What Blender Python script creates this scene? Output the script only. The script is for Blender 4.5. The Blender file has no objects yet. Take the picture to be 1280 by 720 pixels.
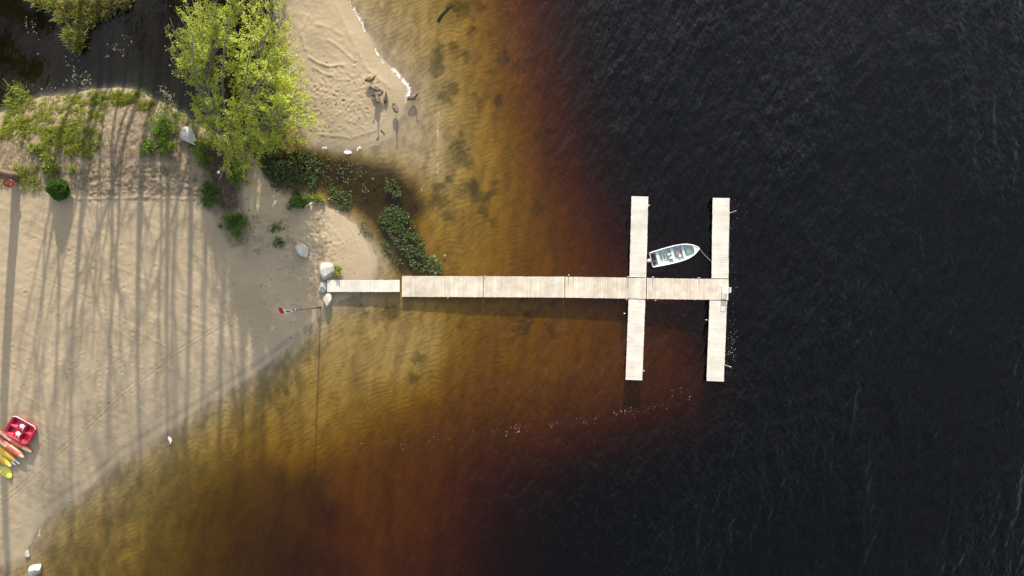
import bpy, bmesh, math
import numpy as np
from mathutils import Vector, Matrix

R = np.random.default_rng(7)
sc = bpy.context.scene
COL = sc.collection
H = 62.0            # height of the drone above the water, metres
F = 893.0           # focal length in photo pixels (1280 wide)
SUN_EL, SUN_AZ = 22.0, 2.4     # degrees; azimuth from +Y (up the picture) towards +X


def P(px, py, z=0.0):
    """the point at height z that shows at photo pixel px, py"""
    return Vector(((px - 640) / F * (H - z), (360 - py) / F * (H - z), z))


# ------------------------------------------------------------------ helpers: objects
def put(o, parent=None):
    COL.objects.link(o)
    if parent is not None:
        o.parent = parent
    return o


def tag(o, label=None, cat=None, group=None, kind=None):
    if label: o['label'] = label
    if cat: o['category'] = cat
    if group: o['group'] = group
    if kind: o['kind'] = kind
    return o


def empty(name, loc, rz=0.0):
    o = bpy.data.objects.new(name, None)
    o.location = loc
    o.rotation_euler = (0, 0, rz)
    o.empty_display_size = 0.3
    return put(o)


def mesh_np(name, V, Fa, mats, smooth=False):
    """mesh from numpy vertices and an (n, k) face array"""
    V = np.asarray(V, np.float32); Fa = np.asarray(Fa, np.int32)
    me = bpy.data.meshes.new(name)
    n, k = Fa.shape
    me.vertices.add(len(V)); me.vertices.foreach_set('co', V.ravel())
    me.loops.add(n * k); me.loops.foreach_set('vertex_index', Fa.ravel())
    me.polygons.add(n)
    me.polygons.foreach_set('loop_start', np.arange(0, n * k, k, dtype=np.int32))
    me.update(calc_edges=True)
    me.validate()
    if smooth:
        me.polygons.foreach_set('use_smooth', np.ones(n, bool))
    for m in (mats if isinstance(mats, (list, tuple)) else [mats]):
        me.materials.append(m)
    return me


class MB:
    """collects shapes and links them as one mesh object"""
    def __init__(s):
        s.v, s.f, s.m, s.sm = [], [], [], []

    def add(s, V, Fs, mi=0, smooth=False):
        b = len(s.v)
        s.v += [tuple(map(float, p)) for p in V]
        for f in Fs:
            s.f.append(tuple(int(i) + b for i in f)); s.m.append(mi); s.sm.append(smooth)
        return s

    def box(s, c, d, rz=0.0, mi=0, tilt=None):
        """box of full size d centred on c"""
        hx, hy, hz = d[0] / 2, d[1] / 2, d[2] / 2
        M = Matrix.Rotation(rz, 3, 'Z')
        if tilt is not None: M = M @ tilt
        pts = [M @ Vector((x * hx, y * hy, z * hz)) + Vector(c) for x in (-1, 1) for y in (-1, 1) for z in (-1, 1)]
        s.add(pts, [(0, 1, 3, 2), (4, 6, 7, 5), (0, 4, 5, 1), (2, 3, 7, 6), (0, 2, 6, 4), (1, 5, 7, 3)], mi)
        return s

    def bar(s, a, b, w, h, mi=0):
        """rectangular bar from a to b"""
        a, b = Vector(a), Vector(b)
        d = (b - a); L = d.length; d.normalize()
        up = Vector((0, 0, 1)) if abs(d.z) < .95 else Vector((0, 1, 0))
        sd = d.cross(up).normalized(); up = sd.cross(d).normalized()
        pts = [a + d * (L * t) + sd * (y * w / 2) + up * (z * h / 2) for t in (0, 1) for y in (-1, 1) for z in (-1, 1)]
        s.add(pts, [(0, 1, 3, 2), (4, 6, 7, 5), (0, 4, 5, 1), (2, 3, 7, 6), (0, 2, 6, 4), (1, 5, 7, 3)], mi)
        return s

    def tube(s, pts, rad, n=6, mi=0, cap=True, smooth=True):
        pts = [Vector(p) for p in pts]
        if not hasattr(rad, '__len__'): rad = [rad] * len(pts)
        V, Fs = [], []
        ref = Vector((0, 0, 1))
        for i, p in enumerate(pts):
            t = (pts[min(i + 1, len(pts) - 1)] - pts[max(i - 1, 0)]).normalized()
            if abs(t.dot(ref)) > .97: ref = Vector((1, 0, 0)) if abs(t.x) < .9 else Vector((0, 1, 0))
            u = t.cross(ref).normalized(); w = t.cross(u).normalized()
            for k in range(n):
                a = 2 * math.pi * k / n
                V.append(p + u * (math.cos(a) * rad[i]) + w * (math.sin(a) * rad[i]))
        for i in range(len(pts) - 1):
            for k in range(n):
                k2 = (k + 1) % n
                Fs.append((i * n + k, i * n + k2, (i + 1) * n + k2, (i + 1) * n + k))
        if cap:
            Fs.append(tuple(range(n))[::-1]); Fs.append(tuple((len(pts) - 1) * n + k for k in range(n)))
        return s.add(V, Fs, mi, smooth)

    def rings(s, rs, mi=0, smooth=True, cap=True):
        """skin over rings of equal vertex count"""
        n = len(rs[0]); V = [p for r in rs for p in r]; Fs = []
        for i in range(len(rs) - 1):
            for k in range(n):
                k2 = (k + 1) % n
                Fs.append((i * n + k, i * n + k2, (i + 1) * n + k2, (i + 1) * n + k))
        if cap:
            Fs.append(tuple(range(n))[::-1]); Fs.append(tuple((len(rs) - 1) * n + k for k in range(n)))
        return s.add(V, Fs, mi, smooth)

    def lathe(s, prof, n=16, c=(0, 0, 0), mi=0, smooth=True):
        """prof: list of (r, z)"""
        rs = [[(c[0] + r * math.cos(2 * math.pi * k / n), c[1] + r * math.sin(2 * math.pi * k / n), c[2] + z) for k in range(n)] for r, z in prof]
        return s.rings(rs, mi, smooth)

    def build(s, name, mats, parent=None, fix=True, bevel=0.0):
        me = bpy.data.meshes.new(name)
        me.from_pydata(s.v, [], s.f)
        for m in (mats if isinstance(mats, (list, tuple)) else [mats]):
            me.materials.append(m)
        me.polygons.foreach_set('material_index', s.m)
        me.polygons.foreach_set('use_smooth', s.sm)
        if fix or bevel:
            bm = bmesh.new(); bm.from_mesh(me)
            bmesh.ops.recalc_face_normals(bm, faces=bm.faces)
            if bevel:
                bmesh.ops.bevel(bm, geom=bm.edges[:], offset=bevel, segments=1, affect='EDGES')
            bm.to_mesh(me); bm.free()
        o = bpy.data.objects.new(name, me)
        return put(o, parent)


# ------------------------------------------------------------------ helpers: numpy noise and polygons
def vnoise(x, y, seed=0):
    xi = np.floor(x).astype(np.int64); yi = np.floor(y).astype(np.int64)
    fx = x - xi; fy = y - yi
    fx = fx * fx * (3 - 2 * fx); fy = fy * fy * (3 - 2 * fy)
    def h(a, b):
        n = (a * 374761393 + b * 668265263 + seed * 974711) & 0x7fffffff
        n = ((n ^ (n >> 13)) * 1274126177) & 0x7fffffff
        return ((n ^ (n >> 16)) & 0xffff) / 65535.0
    a = h(xi, yi); b = h(xi + 1, yi); c = h(xi, yi + 1); d = h(xi + 1, yi + 1)
    return (a + (b - a) * fx) * (1 - fy) + (c + (d - c) * fx) * fy


def fbm(x, y, seed=0, octs=4):
    s = 0; a = .5
    for i in range(octs):
        s = s + a * (vnoise(x * 2 ** i, y * 2 ** i, seed + i * 17) - .5)
        a *= .55
    return s


def seg_dist(u, v, pts):
    d = np.full(u.shape, 1e9)
    for (ax, ay), (bx, by) in zip(pts[:-1], pts[1:]):
        dx, dy = bx - ax, by - ay
        t = np.clip(((u - ax) * dx + (v - ay) * dy) / (dx * dx + dy * dy + 1e-9), 0, 1)
        d = np.minimum(d, np.hypot(u - ax - t * dx, v - ay - t * dy))
    return d


def inside(u, v, poly):
    c = np.zeros(np.shape(u), bool)
    n = len(poly)
    for i in range(n):
        ax, ay = poly[i]; bx, by = poly[(i + 1) % n]
        cond = ((ay > v) != (by > v)) & (u < (bx - ax) * (v - ay) / (by - ay + 1e-12) + ax)
        c ^= cond
    return c


def pmask(u, v, poly, feather):
    d = seg_dist(u, v, list(poly) + [poly[0]])
    d = np.where(inside(u, v, poly), d, -d)
    return np.clip(d / (2 * feather) + .5, 0, 1)


def smooth01(x):
    x = np.clip(x, 0, 1)
    return x * x * (3 - 2 * x)


# ------------------------------------------------------------------ materials
def new_mat(name):
    m = bpy.data.materials.new(name); m.use_nodes = True
    nt = m.node_tree
    return m, nt, nt.nodes['Principled BSDF'], nt.nodes['Material Output']


def N(nt, t, **kw):
    n = nt.nodes.new(t)
    for k, v in kw.items():
        setattr(n, k, v)
    return n


def simple(name, col, rough=.6, metal=0.0, var=.12, scale=3.0, island=0.0, bump=0.0, bscale=20.0, spec=.4, tint=None):
    m, nt, b, out = new_mat(name)
    tc = N(nt, 'ShaderNodeTexCoord')
    nz = N(nt, 'ShaderNodeTexNoise'); nz.inputs['Scale'].default_value = scale; nz.inputs['Detail'].default_value = 6
    nt.links.new(tc.outputs['Object'], nz.inputs['Vector'])
    hsv = N(nt, 'ShaderNodeHueSaturation'); hsv.inputs['Color'].default_value = (*col, 1)
    mr = N(nt, 'ShaderNodeMapRange'); mr.inputs['From Min'].default_value = .25; mr.inputs['From Max'].default_value = .75
    mr.inputs['To Min'].default_value = 1 - var; mr.inputs['To Max'].default_value = 1 + var
    nt.links.new(nz.outputs['Fac'], mr.inputs['Value'])
    val = mr.outputs['Result']
    colout = None
    if island:
        g = N(nt, 'ShaderNodeNewGeometry')
        m2 = N(nt, 'ShaderNodeMapRange'); m2.inputs['To Min'].default_value = 1 - island; m2.inputs['To Max'].default_value = 1 + island
        nt.links.new(g.outputs['Random Per Island'], m2.inputs['Value'])
        mu = N(nt, 'ShaderNodeMath', operation='MULTIPLY')
        nt.links.new(val, mu.inputs[0]); nt.links.new(m2.outputs['Result'], mu.inputs[1])
        val = mu.outputs[0]
        if tint is not None:
            mx = N(nt, 'ShaderNodeMix', data_type='RGBA')
            mx.inputs[6].default_value = (*col, 1); mx.inputs[7].default_value = (*tint, 1)
            wn = N(nt, 'ShaderNodeMath', operation='FRACT'); mm = N(nt, 'ShaderNodeMath', operation='MULTIPLY'); mm.inputs[1].default_value = 7.31
            nt.links.new(g.outputs['Random Per Island'], mm.inputs[0]); nt.links.new(mm.outputs[0], wn.inputs[0])
            nt.links.new(wn.outputs[0], mx.inputs[0])
            nt.links.new(mx.outputs[2], hsv.inputs['Color'])
    nt.links.new(val, hsv.inputs['Value'])
    nt.links.new(hsv.outputs['Color'], b.inputs['Base Color'])
    b.inputs['Roughness'].default_value = rough; b.inputs['Metallic'].default_value = metal
    b.inputs['Specular IOR Level'].default_value = spec
    if bump:
        n2 = N(nt, 'ShaderNodeTexNoise'); n2.inputs['Scale'].default_value = bscale; n2.inputs['Detail'].default_value = 8
        nt.links.new(tc.outputs['Object'], n2.inputs['Vector'])
        bp = N(nt, 'ShaderNodeBump'); bp.inputs['Distance'].default_value = bump; bp.inputs['Strength'].default_value = 1
        nt.links.new(n2.outputs['Fac'], bp.inputs['Height']); nt.links.new(bp.outputs['Normal'], b.inputs['Normal'])
    return m


def leaf_mat(name, c1, c2, trans=.35, rough=.5, spec=.3):
    m, nt, b, out = new_mat(name)
    g = N(nt, 'ShaderNodeNewGeometry')
    mx = N(nt, 'ShaderNodeMix', data_type='RGBA')
    mx.inputs[6].default_value = (*c1, 1); mx.inputs[7].default_value = (*c2, 1)
    nt.links.new(g.outputs['Random Per Island'], mx.inputs[0])
    nt.links.new(mx.outputs[2], b.inputs['Base Color'])
    b.inputs['Roughness'].default_value = rough; b.inputs['Specular IOR Level'].default_value = spec
    if trans:
        tr = N(nt, 'ShaderNodeBsdfTranslucent'); ms = N(nt, 'ShaderNodeMixShader'); ms.inputs[0].default_value = trans
        nt.links.new(mx.outputs[2], tr.inputs['Color'])
        nt.links.new(b.outputs[0], ms.inputs[1]); nt.links.new(tr.outputs[0], ms.inputs[2])
        nt.links.new(ms.outputs[0], out.inputs['Surface'])
    return m


M_wood = simple('weathered_deck_wood', (.56, .51, .44), .75, var=.24, scale=1.3, island=.075, tint=(.53, .46, .365), bump=.003, bscale=60)
M_wood2 = simple('pale_deck_wood', (.60, .56, .50), .75, var=.17, scale=1.1, island=.06, bump=.003, bscale=60)
M_frame = simple('old_timber_frame', (.22, .18, .14), .8, var=.2)
M_steel = simple('galvanised_pipe', (.55, .56, .57), .4, metal=.8, var=.1)
M_alu = simple('boat_aluminium', (.62, .65, .64), .45, metal=.35, var=.08, scale=4)
M_alu_in = simple('boat_inside_paint', (.46, .54, .51), .6, var=.18, scale=5, bump=.004, bscale=15)
M_bench = simple('boat_bench_paint', (.50, .60, .57), .55, var=.1, scale=6)
M_black = simple('black_rubber', (.025, .025, .028), .5, var=.2)
M_grey = simple('motor_cowling_paint', (.55, .55, .53), .4, var=.08)
M_white = simple('white_plastic', (.78, .78, .77), .4, var=.05)
M_pink = simple('faded_pink_cloth', (.50, .33, .33), .9, var=.2, scale=12, bump=.01, bscale=18)
M_rope = simple('hemp_rope', (.40, .34, .24), .9, var=.2)
M_red = simple('red_boat_plastic', (.46, .008, .040), .35, var=.08, spec=.5)
M_redk = simple('red_kayak_plastic', (.54, .10, .085), .38, var=.25, scale=1.7, spec=.5)
M_cream = simple('cream_kayak_streaks', (.62, .50, .33), .4, var=.1)
M_yel = simple('yellow_kayak_plastic', (.66, .40, .035), .38, var=.12, spec=.5)
M_lemon = simple('lemon_board_plastic', (.68, .60, .06), .38, var=.08, spec=.5)
M_flagred = simple('red_flag_cloth', (.60, .02, .025), .85, var=.05)
M_flagwhite = simple('white_flag_cloth', (.80, .80, .80), .85, var=.03)
M_pole = simple('brown_pole_paint', (.10, .06, .05), .6, var=.1)
M_bark = simple('grey_bark', (.17, .155, .13), .85, var=.3, scale=3, bump=.02, bscale=9)
M_bark2 = simple('pine_bark', (.20, .14, .10), .9, var=.35, scale=2, bump=.04, bscale=6)
M_rock = simple('pale_granite', (.36, .36, .35), .85, var=.28, scale=2.5, bump=.03, bscale=6)
M_rock2 = simple('white_granite', (.43, .42, .38), .85, var=.3, scale=3, bump=.03, bscale=6)
M_drift = simple('bleached_driftwood', (.42, .38, .31), .9, var=.2)
M_log = simple('waterlogged_wood', (.022, .018, .015), .9, var=.3)
M_foam = simple('shore_foam', (.82, .81, .77), .9, var=.08, island=.1)
M_leaf = leaf_mat('young_leaves', (.43, .53, .06), (.60, .64, .10), .54)
M_leafb = leaf_mat('bush_leaves', (.11, .21, .020), (.23, .32, .035), .36)
M_leafd = leaf_mat('dark_bush_leaves', (.055, .125, .016), (.12, .20, .026), .3)
M_cedar = leaf_mat('cedar_sprays', (.065, .165, .026), (.17, .30, .050), .3)
M_needle = leaf_mat('pine_needles', (.018, .042, .015), (.035, .065, .02), .15)
M_grass = leaf_mat('grass_blades', (.21, .28, .032), (.38, .39, .080), .4)
M_dry = leaf_mat('dry_grass_blades', (.26, .21, .10), (.17, .17, .05), .30)
M_aqua = leaf_mat('water_plant_leaves', (.020, .042, .014), (.095, .130, .035), .2, rough=.55, spec=.25)
M_pad = leaf_mat('lily_pad_leaf', (.17, .25, .07), (.24, .31, .10), .1, rough=.35, spec=.5)
M_litter = leaf_mat('floating_leaf_litter', (.10, .10, .05), (.34, .30, .20), .1)


# ------------------------------------------------------------------ terrain heights, from the photo's shorelines
shore_beach = [(-70, 745), (-30, 722), (0, 707), (28, 697), (47, 660), (75, 632), (110, 611), (150, 574), (195, 547), (230, 524), (280, 491), (320, 467), (352, 441), (383, 413), (402, 393), (424, 377), (450, 366), (466, 350), (472, 332), (463, 306), (446, 281), (424, 263), (400, 254), (380, 257), (362, 250), (346, 238), (332, 220), (318, 200), (300, 184), (280, 172), (258, 162), (236, 148), (214, 134), (190, 124), (165, 112), (140, 110), (112, 112), (86, 120), (52, 121), (26, 130), (0, 141), (-40, 150), (-80, 155)]
shore_spit = [(330, -70), (338, -20), (346, 30), (356, 80), (366, 130), (378, 165), (392, 183), (412, 187), (434, 188), (455, 184), (474, 178), (488, 166), (496, 152), (503, 136), (510, 118), (504, 100), (489, 86), (471, 65), (455, 38), (441, 10), (434, 0), (420, -30), (402, -70)]
CP = []
for s in (shore_beach, shore_spit):
    for (a, b) in zip(s[:-1], s[1:]):
        n = max(1, int(np.hypot(b[0] - a[0], b[1] - a[1]) // 18))
        for k in range(n):
            CP.append((a[0] + (b[0] - a[0]) * k / n, a[1] + (b[1] - a[1]) * k / n, 0.0))
land = [(-60, 300, 1.15), (20, 300, 1.05), (-60, 600, .8), (15, 560, .72), (60, 470, .8), (10, 640, .38), (25, 660, .22), (20, 450, .9), (100, 540, .55), (100, 400, .85), (180, 470, .55), (150, 320, .95), (240, 400, .65), (250, 300, .85), (320, 400, .38), (310, 320, .55), (360, 330, .40), (370, 390, .22), (400, 340, .35), (400, 300, .32), (430, 320, .16), (440, 340, .12), (425, 290, .14), (345, 270, .38), (310, 240, .6), (280, 210, .75), (230, 240, 1.0), (120, 250, 1.0), (40, 245, 1.08), (60, 180, 1.25), (130, 170, 1.3), (190, 170, 1.15), (230, 185, .95), (90, 145, .9), (160, 135, .85), (205, 152, .7), (20, 165, .9), (-50, 190, 1.1), (255, 200, .85), (60, 560, .62), (140, 500, .62), (75, 600, .36), (200, 515, .30), (290, 450, .32), (350, 415, .24),
        (395, 40, .42), (420, 90, .36), (400, 130, .34), (440, 60, .26), (430, 140, .28), (470, 110, .20), (465, 150, .14), (480, 130, .13), (380, -40, .45), (490, 110, .09), (370, 60, .2), (385, 120, .25),
        (-140, 250, 1.5), (-140, 600, 1.2)]
sea = [(465, 20, -.10), (500, 60, -.13), (530, 40, -.28), (545, 100, -.20), (525, 120, -.09), (530, 160, -.07), (525, 200, -.09), (545, 215, -.16), (508, 178, -.07), (560, 150, -.22), (580, 60, -.55), (580, 110, -.48), (575, 170, -.36), (560, 230, -.32), (590, 220, -.45), (545, 270, -.45), (575, 300, -.62), (610, 20, -.95), (615, 80, -.95), (615, 150, -.80), (620, 210, -.75), (625, 270, -.85), (640, 320, -1.0), (645, 50, -1.6), (650, 110, -1.5), (655, 180, -1.3), (670, 240, -1.35), (690, 290, -1.5), (680, 60, -2.5), (690, 130, -2.35), (700, 200, -2.4), (725, 265, -2.2), (745, 315, -2.3), (740, 60, -3.9), (760, 150, -3.9), (780, 230, -3.8), (800, 300, -3.6),
       (510, 20, -.2), (555, 10, -.45),
       (430, 400, -.22), (450, 420, -.30), (480, 395, -.30), (520, 400, -.36), (500, 430, -.28), (545, 410, -.36), (548, 440, -.42), (530, 460, -.46), (470, 460, -.32), (430, 470, -.36), (415, 520, -.60), (450, 510, -.72), (490, 500, -.72), (560, 490, -1.2), (572, 440, -.90), (575, 405, -.80), (620, 420, -1.1), (640, 460, -1.25), (700, 420, -1.35), (700, 470, -1.5), (760, 420, -1.6), (760, 390, -1.5), (700, 385, -1.3), (620, 390, -.85), (780, 470, -1.75), (830, 430, -2.3), (860, 480, -2.5), (880, 400, -3.6), (830, 350, -3.0), (880, 320, -4.5), (600, 540, -1.9), (680, 540, -2.2), (760, 520, -2.5), (840, 530, -3.6), (520, 560, -1.75), (450, 580, -1.5), (420, 640, -2.0), (480, 660, -1.85), (560, 640, -2.3), (640, 610, -3.4), (720, 600, -4.2), (800, 590, -4.8), (640, 700, -3.6), (560, 715, -2.7), (480, 720, -2.1), (400, 715, -2.3), (320, 700, -1.5), (240, 700, -1.0), (160, 700, -.50), (90, 700, -.36), (70, 690, -.28), (120, 650, -.32), (180, 610, -.34), (240, 570, -.38), (300, 530, -.42), (350, 490, -.40), (390, 450, -.32), (200, 650, -.50), (280, 630, -1.1), (350, 590, -1.2), (390, 540, -.62), (400, 480, -.42), (320, 570, -.85), (380, 650, -1.7), (300, 660, -1.4),
       (720, 720, -4), (900, 600, -5.5), (900, 200, -5.5), (900, 30, -6), (1000, 400, -6.5), (1200, 100, -7), (1200, 400, -7), (1200, 680, -7), (1000, 700, -6.5), (1400, 360, -7.5), (800, -100, -6), (560, -100, -1.2), (600, 820, -3.5), (300, 820, -1.6), (100, 820, -.9), (1200, -100, -7), (1200, 820, -7),
       (488, 330, -.14), (500, 300, -.40), (480, 300, -.22), (520, 330, -.55), (510, 270, -.96), (490, 250, -.96), (460, 240, -.88), (430, 225, -.88), (440, 205, -.40), (400, 215, -.88), (370, 205, -.80), (350, 195, -.45), (480, 215, -.30), (505, 225, -.35), (440, 258, -.35), (330, 175, -.45), (340, 140, -.5), (330, 80, -.6), (310, 130, -.7), (270, 120, -.8), (230, 90, -.9), (180, 70, -.9), (120, 85, -.7), (60, 90, -.7), (10, 100, -.7), (30, 40, -.9), (300, 20, -.8), (220, 20, -.9), (260, -60, -.9), (160, -40, -.6), (95, 15, -.06), (70, -10, .1), (130, -10, .0), (100, -60, .35), (-60, 60, -.9), (-60, -60, -.6), (480, 345, -.14)]
CP += land + sea
CPW = np.array([tuple(P(a, b, z)) for a, b, z in CP])
_d = np.hypot(CPW[:, None, 0] - CPW[None, :, 0], CPW[:, None, 1] - CPW[None, :, 1])
_n = len(CPW)
_A = np.zeros((_n + 3, _n + 3)); _A[:_n, :_n] = -_d + np.eye(_n) * -.02
_A[:_n, _n] = 1; _A[:_n, _n + 1:] = CPW[:, :2]; _A[_n:, :_n] = _A[:_n, _n:].T
_w = np.linalg.solve(_A, np.concatenate([CPW[:, 2], np.zeros(3)]))


def base_z(x, y):
    x = np.clip(x, -58, 56); y = np.clip(y, -33, 33)
    sh = x.shape; x = x.ravel(); y = y.ravel(); out = np.empty(len(x))
    for i in range(0, len(x), 20000):
        xs, ys = x[i:i + 20000], y[i:i + 20000]
        d = np.hypot(xs[:, None] - CPW[None, :, 0], ys[:, None] - CPW[None, :, 1])
        out[i:i + 20000] = -d @ _w[:_n] + _w[_n] + _w[_n + 1] * xs + _w[_n + 2] * ys
    return np.clip(out, -9, 2.2).reshape(sh)


creek_poly = [(325, 175), (400, 190), (450, 200), (495, 208), (520, 235), (533, 262), (520, 280), (530, 320), (556, 345), (500, 345), (478, 310), (462, 280), (440, 262), (405, 243), (345, 232), (318, 198)]
pond_poly = [(-200, 145), (0, 138), (50, 120), (110, 111), (165, 110), (215, 132), (262, 162), (320, 195), (345, 185), (350, 110), (342, 40), (332, -80), (-200, -80)]
soil_poly = [(-200, 155), (0, 142), (50, 122), (110, 112), (165, 110), (215, 132), (258, 160), (300, 182), (318, 205), (300, 240), (312, 300), (290, 310), (262, 262), (240, 243), (130, 248), (100, 240), (60, 236), (0, 228), (-200, 225)]
dark_soil_poly = [(238, 165), (300, 184), (316, 205), (300, 225), (302, 262), (280, 268), (262, 250), (258, 215), (240, 190)]
rough_poly = [(95, 205), (250, 200), (268, 235), (262, 252), (120, 252), (92, 240)]
weeds = [(566, 60, 7), (563, 112, 10), (556, 122, 8), (548, 96, 6), (572, 182, 13), (566, 196, 9), (612, 92, 9), (598, 130, 7), (585, 205, 8), (528, 160, 5), (630, 78, 8), (528, 452, 9), (519, 470, 8), (576, 408, 7), (640, 402, 20), (683, 412, 10), (660, 398, 14), (486, 388, 12), (455, 388, 11), (545, 250, 16), (560, 270, 10), (575, 240, 8), (622, 128, 7), (590, 40, 6)]
tracks = [  # (points, width px, depth m): wheel tracks in the sand
    ([(330, 372), (270, 408), (215, 442), (150, 492), (90, 548), (20, 611), (-30, 650)], .75, .035),
    ([(333, 375.5), (273, 411.5), (218, 445.5), (153, 495.5), (93, 551.5), (23, 615), (-30, 655)], .75, .035),
    ([(352, 345), (332, 361)], 1.0, .04), ([(356, 348), (336, 364)], 1.0, .04),
    ([(310, 455), (260, 475), (200, 515), (130, 560), (60, 610)], 1.0, .012),
    ([(322, 358), (298, 374)], .9, .025), ([(362, 392), (322, 422), (300, 440)], .9, .03),
    ([(395, 402), (360, 425), (330, 446), (300, 466)], 1.1, .02),
    ([(60, 600), (52, 612), (62, 620)], .9, .02), ([(52, 596), (70, 606)], .9, .02), ([(66, 590), (48, 618)], .9, .02)]
ridges = [  # low raised lines: rake marks, wash lines, little scarps
    ([(30, 290), (150, 335), (272, 385)], 1.0, .02), ([(25, 410), (80, 445), (128, 475)], 1.0, .02), ([(30, 340), (130, 385), (205, 432)], 1.0, .018),
    ([(98, 460), (165, 500), (188, 522)], 1.0, .02), ([(20, 486), (60, 512), (80, 547)], 1.0, .02), ([(40, 520), (72, 545)], 1.0, .02), ([(128, 395), (210, 434)], 1.0, .018),
    ([(60, 270), (130, 292)], 1.0, .02), ([(120, 350), (200, 380), (290, 425)], 1.0, .018), ([(15, 380), (90, 420)], 1.0, .016), ([(0, 440), (60, 478)], 1.0, .016), ([(160, 300), (250, 345)], 1.0, .015), ([(180, 340), (280, 395)], 1.0, .015),
    ([(410, 262), (432, 275), (446, 300), (450, 318), (438, 330)], 1.0, .02), ([(392, 274), (412, 282), (430, 305), (434, 322)], 1.0, .025),
    ([(386, 71), (398, 79), (412, 83), (428, 81)], 1.6, .07), ([(391, 84), (405, 92), (416, 96)], 1.4, .05), ([(410, 50), (425, 60), (440, 74)], 1.8, .05), ([(395, 30), (415, 36), (428, 44)], 2, .04),
    ([(420, 5), (440, 50), (458, 85), (490, 112), (486, 140), (470, 160)], 2.4, .03), ([(400, 168), (440, 172), (470, 163)], 2.0, .03), ([(385, 20), (376, 40), (382, 62)], 1.8, .05),
    ([(100, 249), (180, 247), (262, 250)], 1.4, .05), ([(60, 243), (100, 249)], 1.2, .05), ([(0, 234), (30, 233)], 1.2, .04)]


_rt = np.random.default_rng(17)
for _k in range(46):
    _u, _v = _rt.uniform(5, 330), _rt.uniform(262, 560)
    if _v > 640 - _u * .62: continue
    _l = _rt.uniform(25, 95); _s = _rt.uniform(.36, .62) if _rt.uniform() < .85 else -_rt.uniform(.6, .85)
    ridges.append(([(_u, _v), (_u + _l * .5, _v + _l * .5 * _s + _rt.normal()), (_u + _l, _v + _l * _s)], .5, _rt.uniform(.016, .034)))


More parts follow.
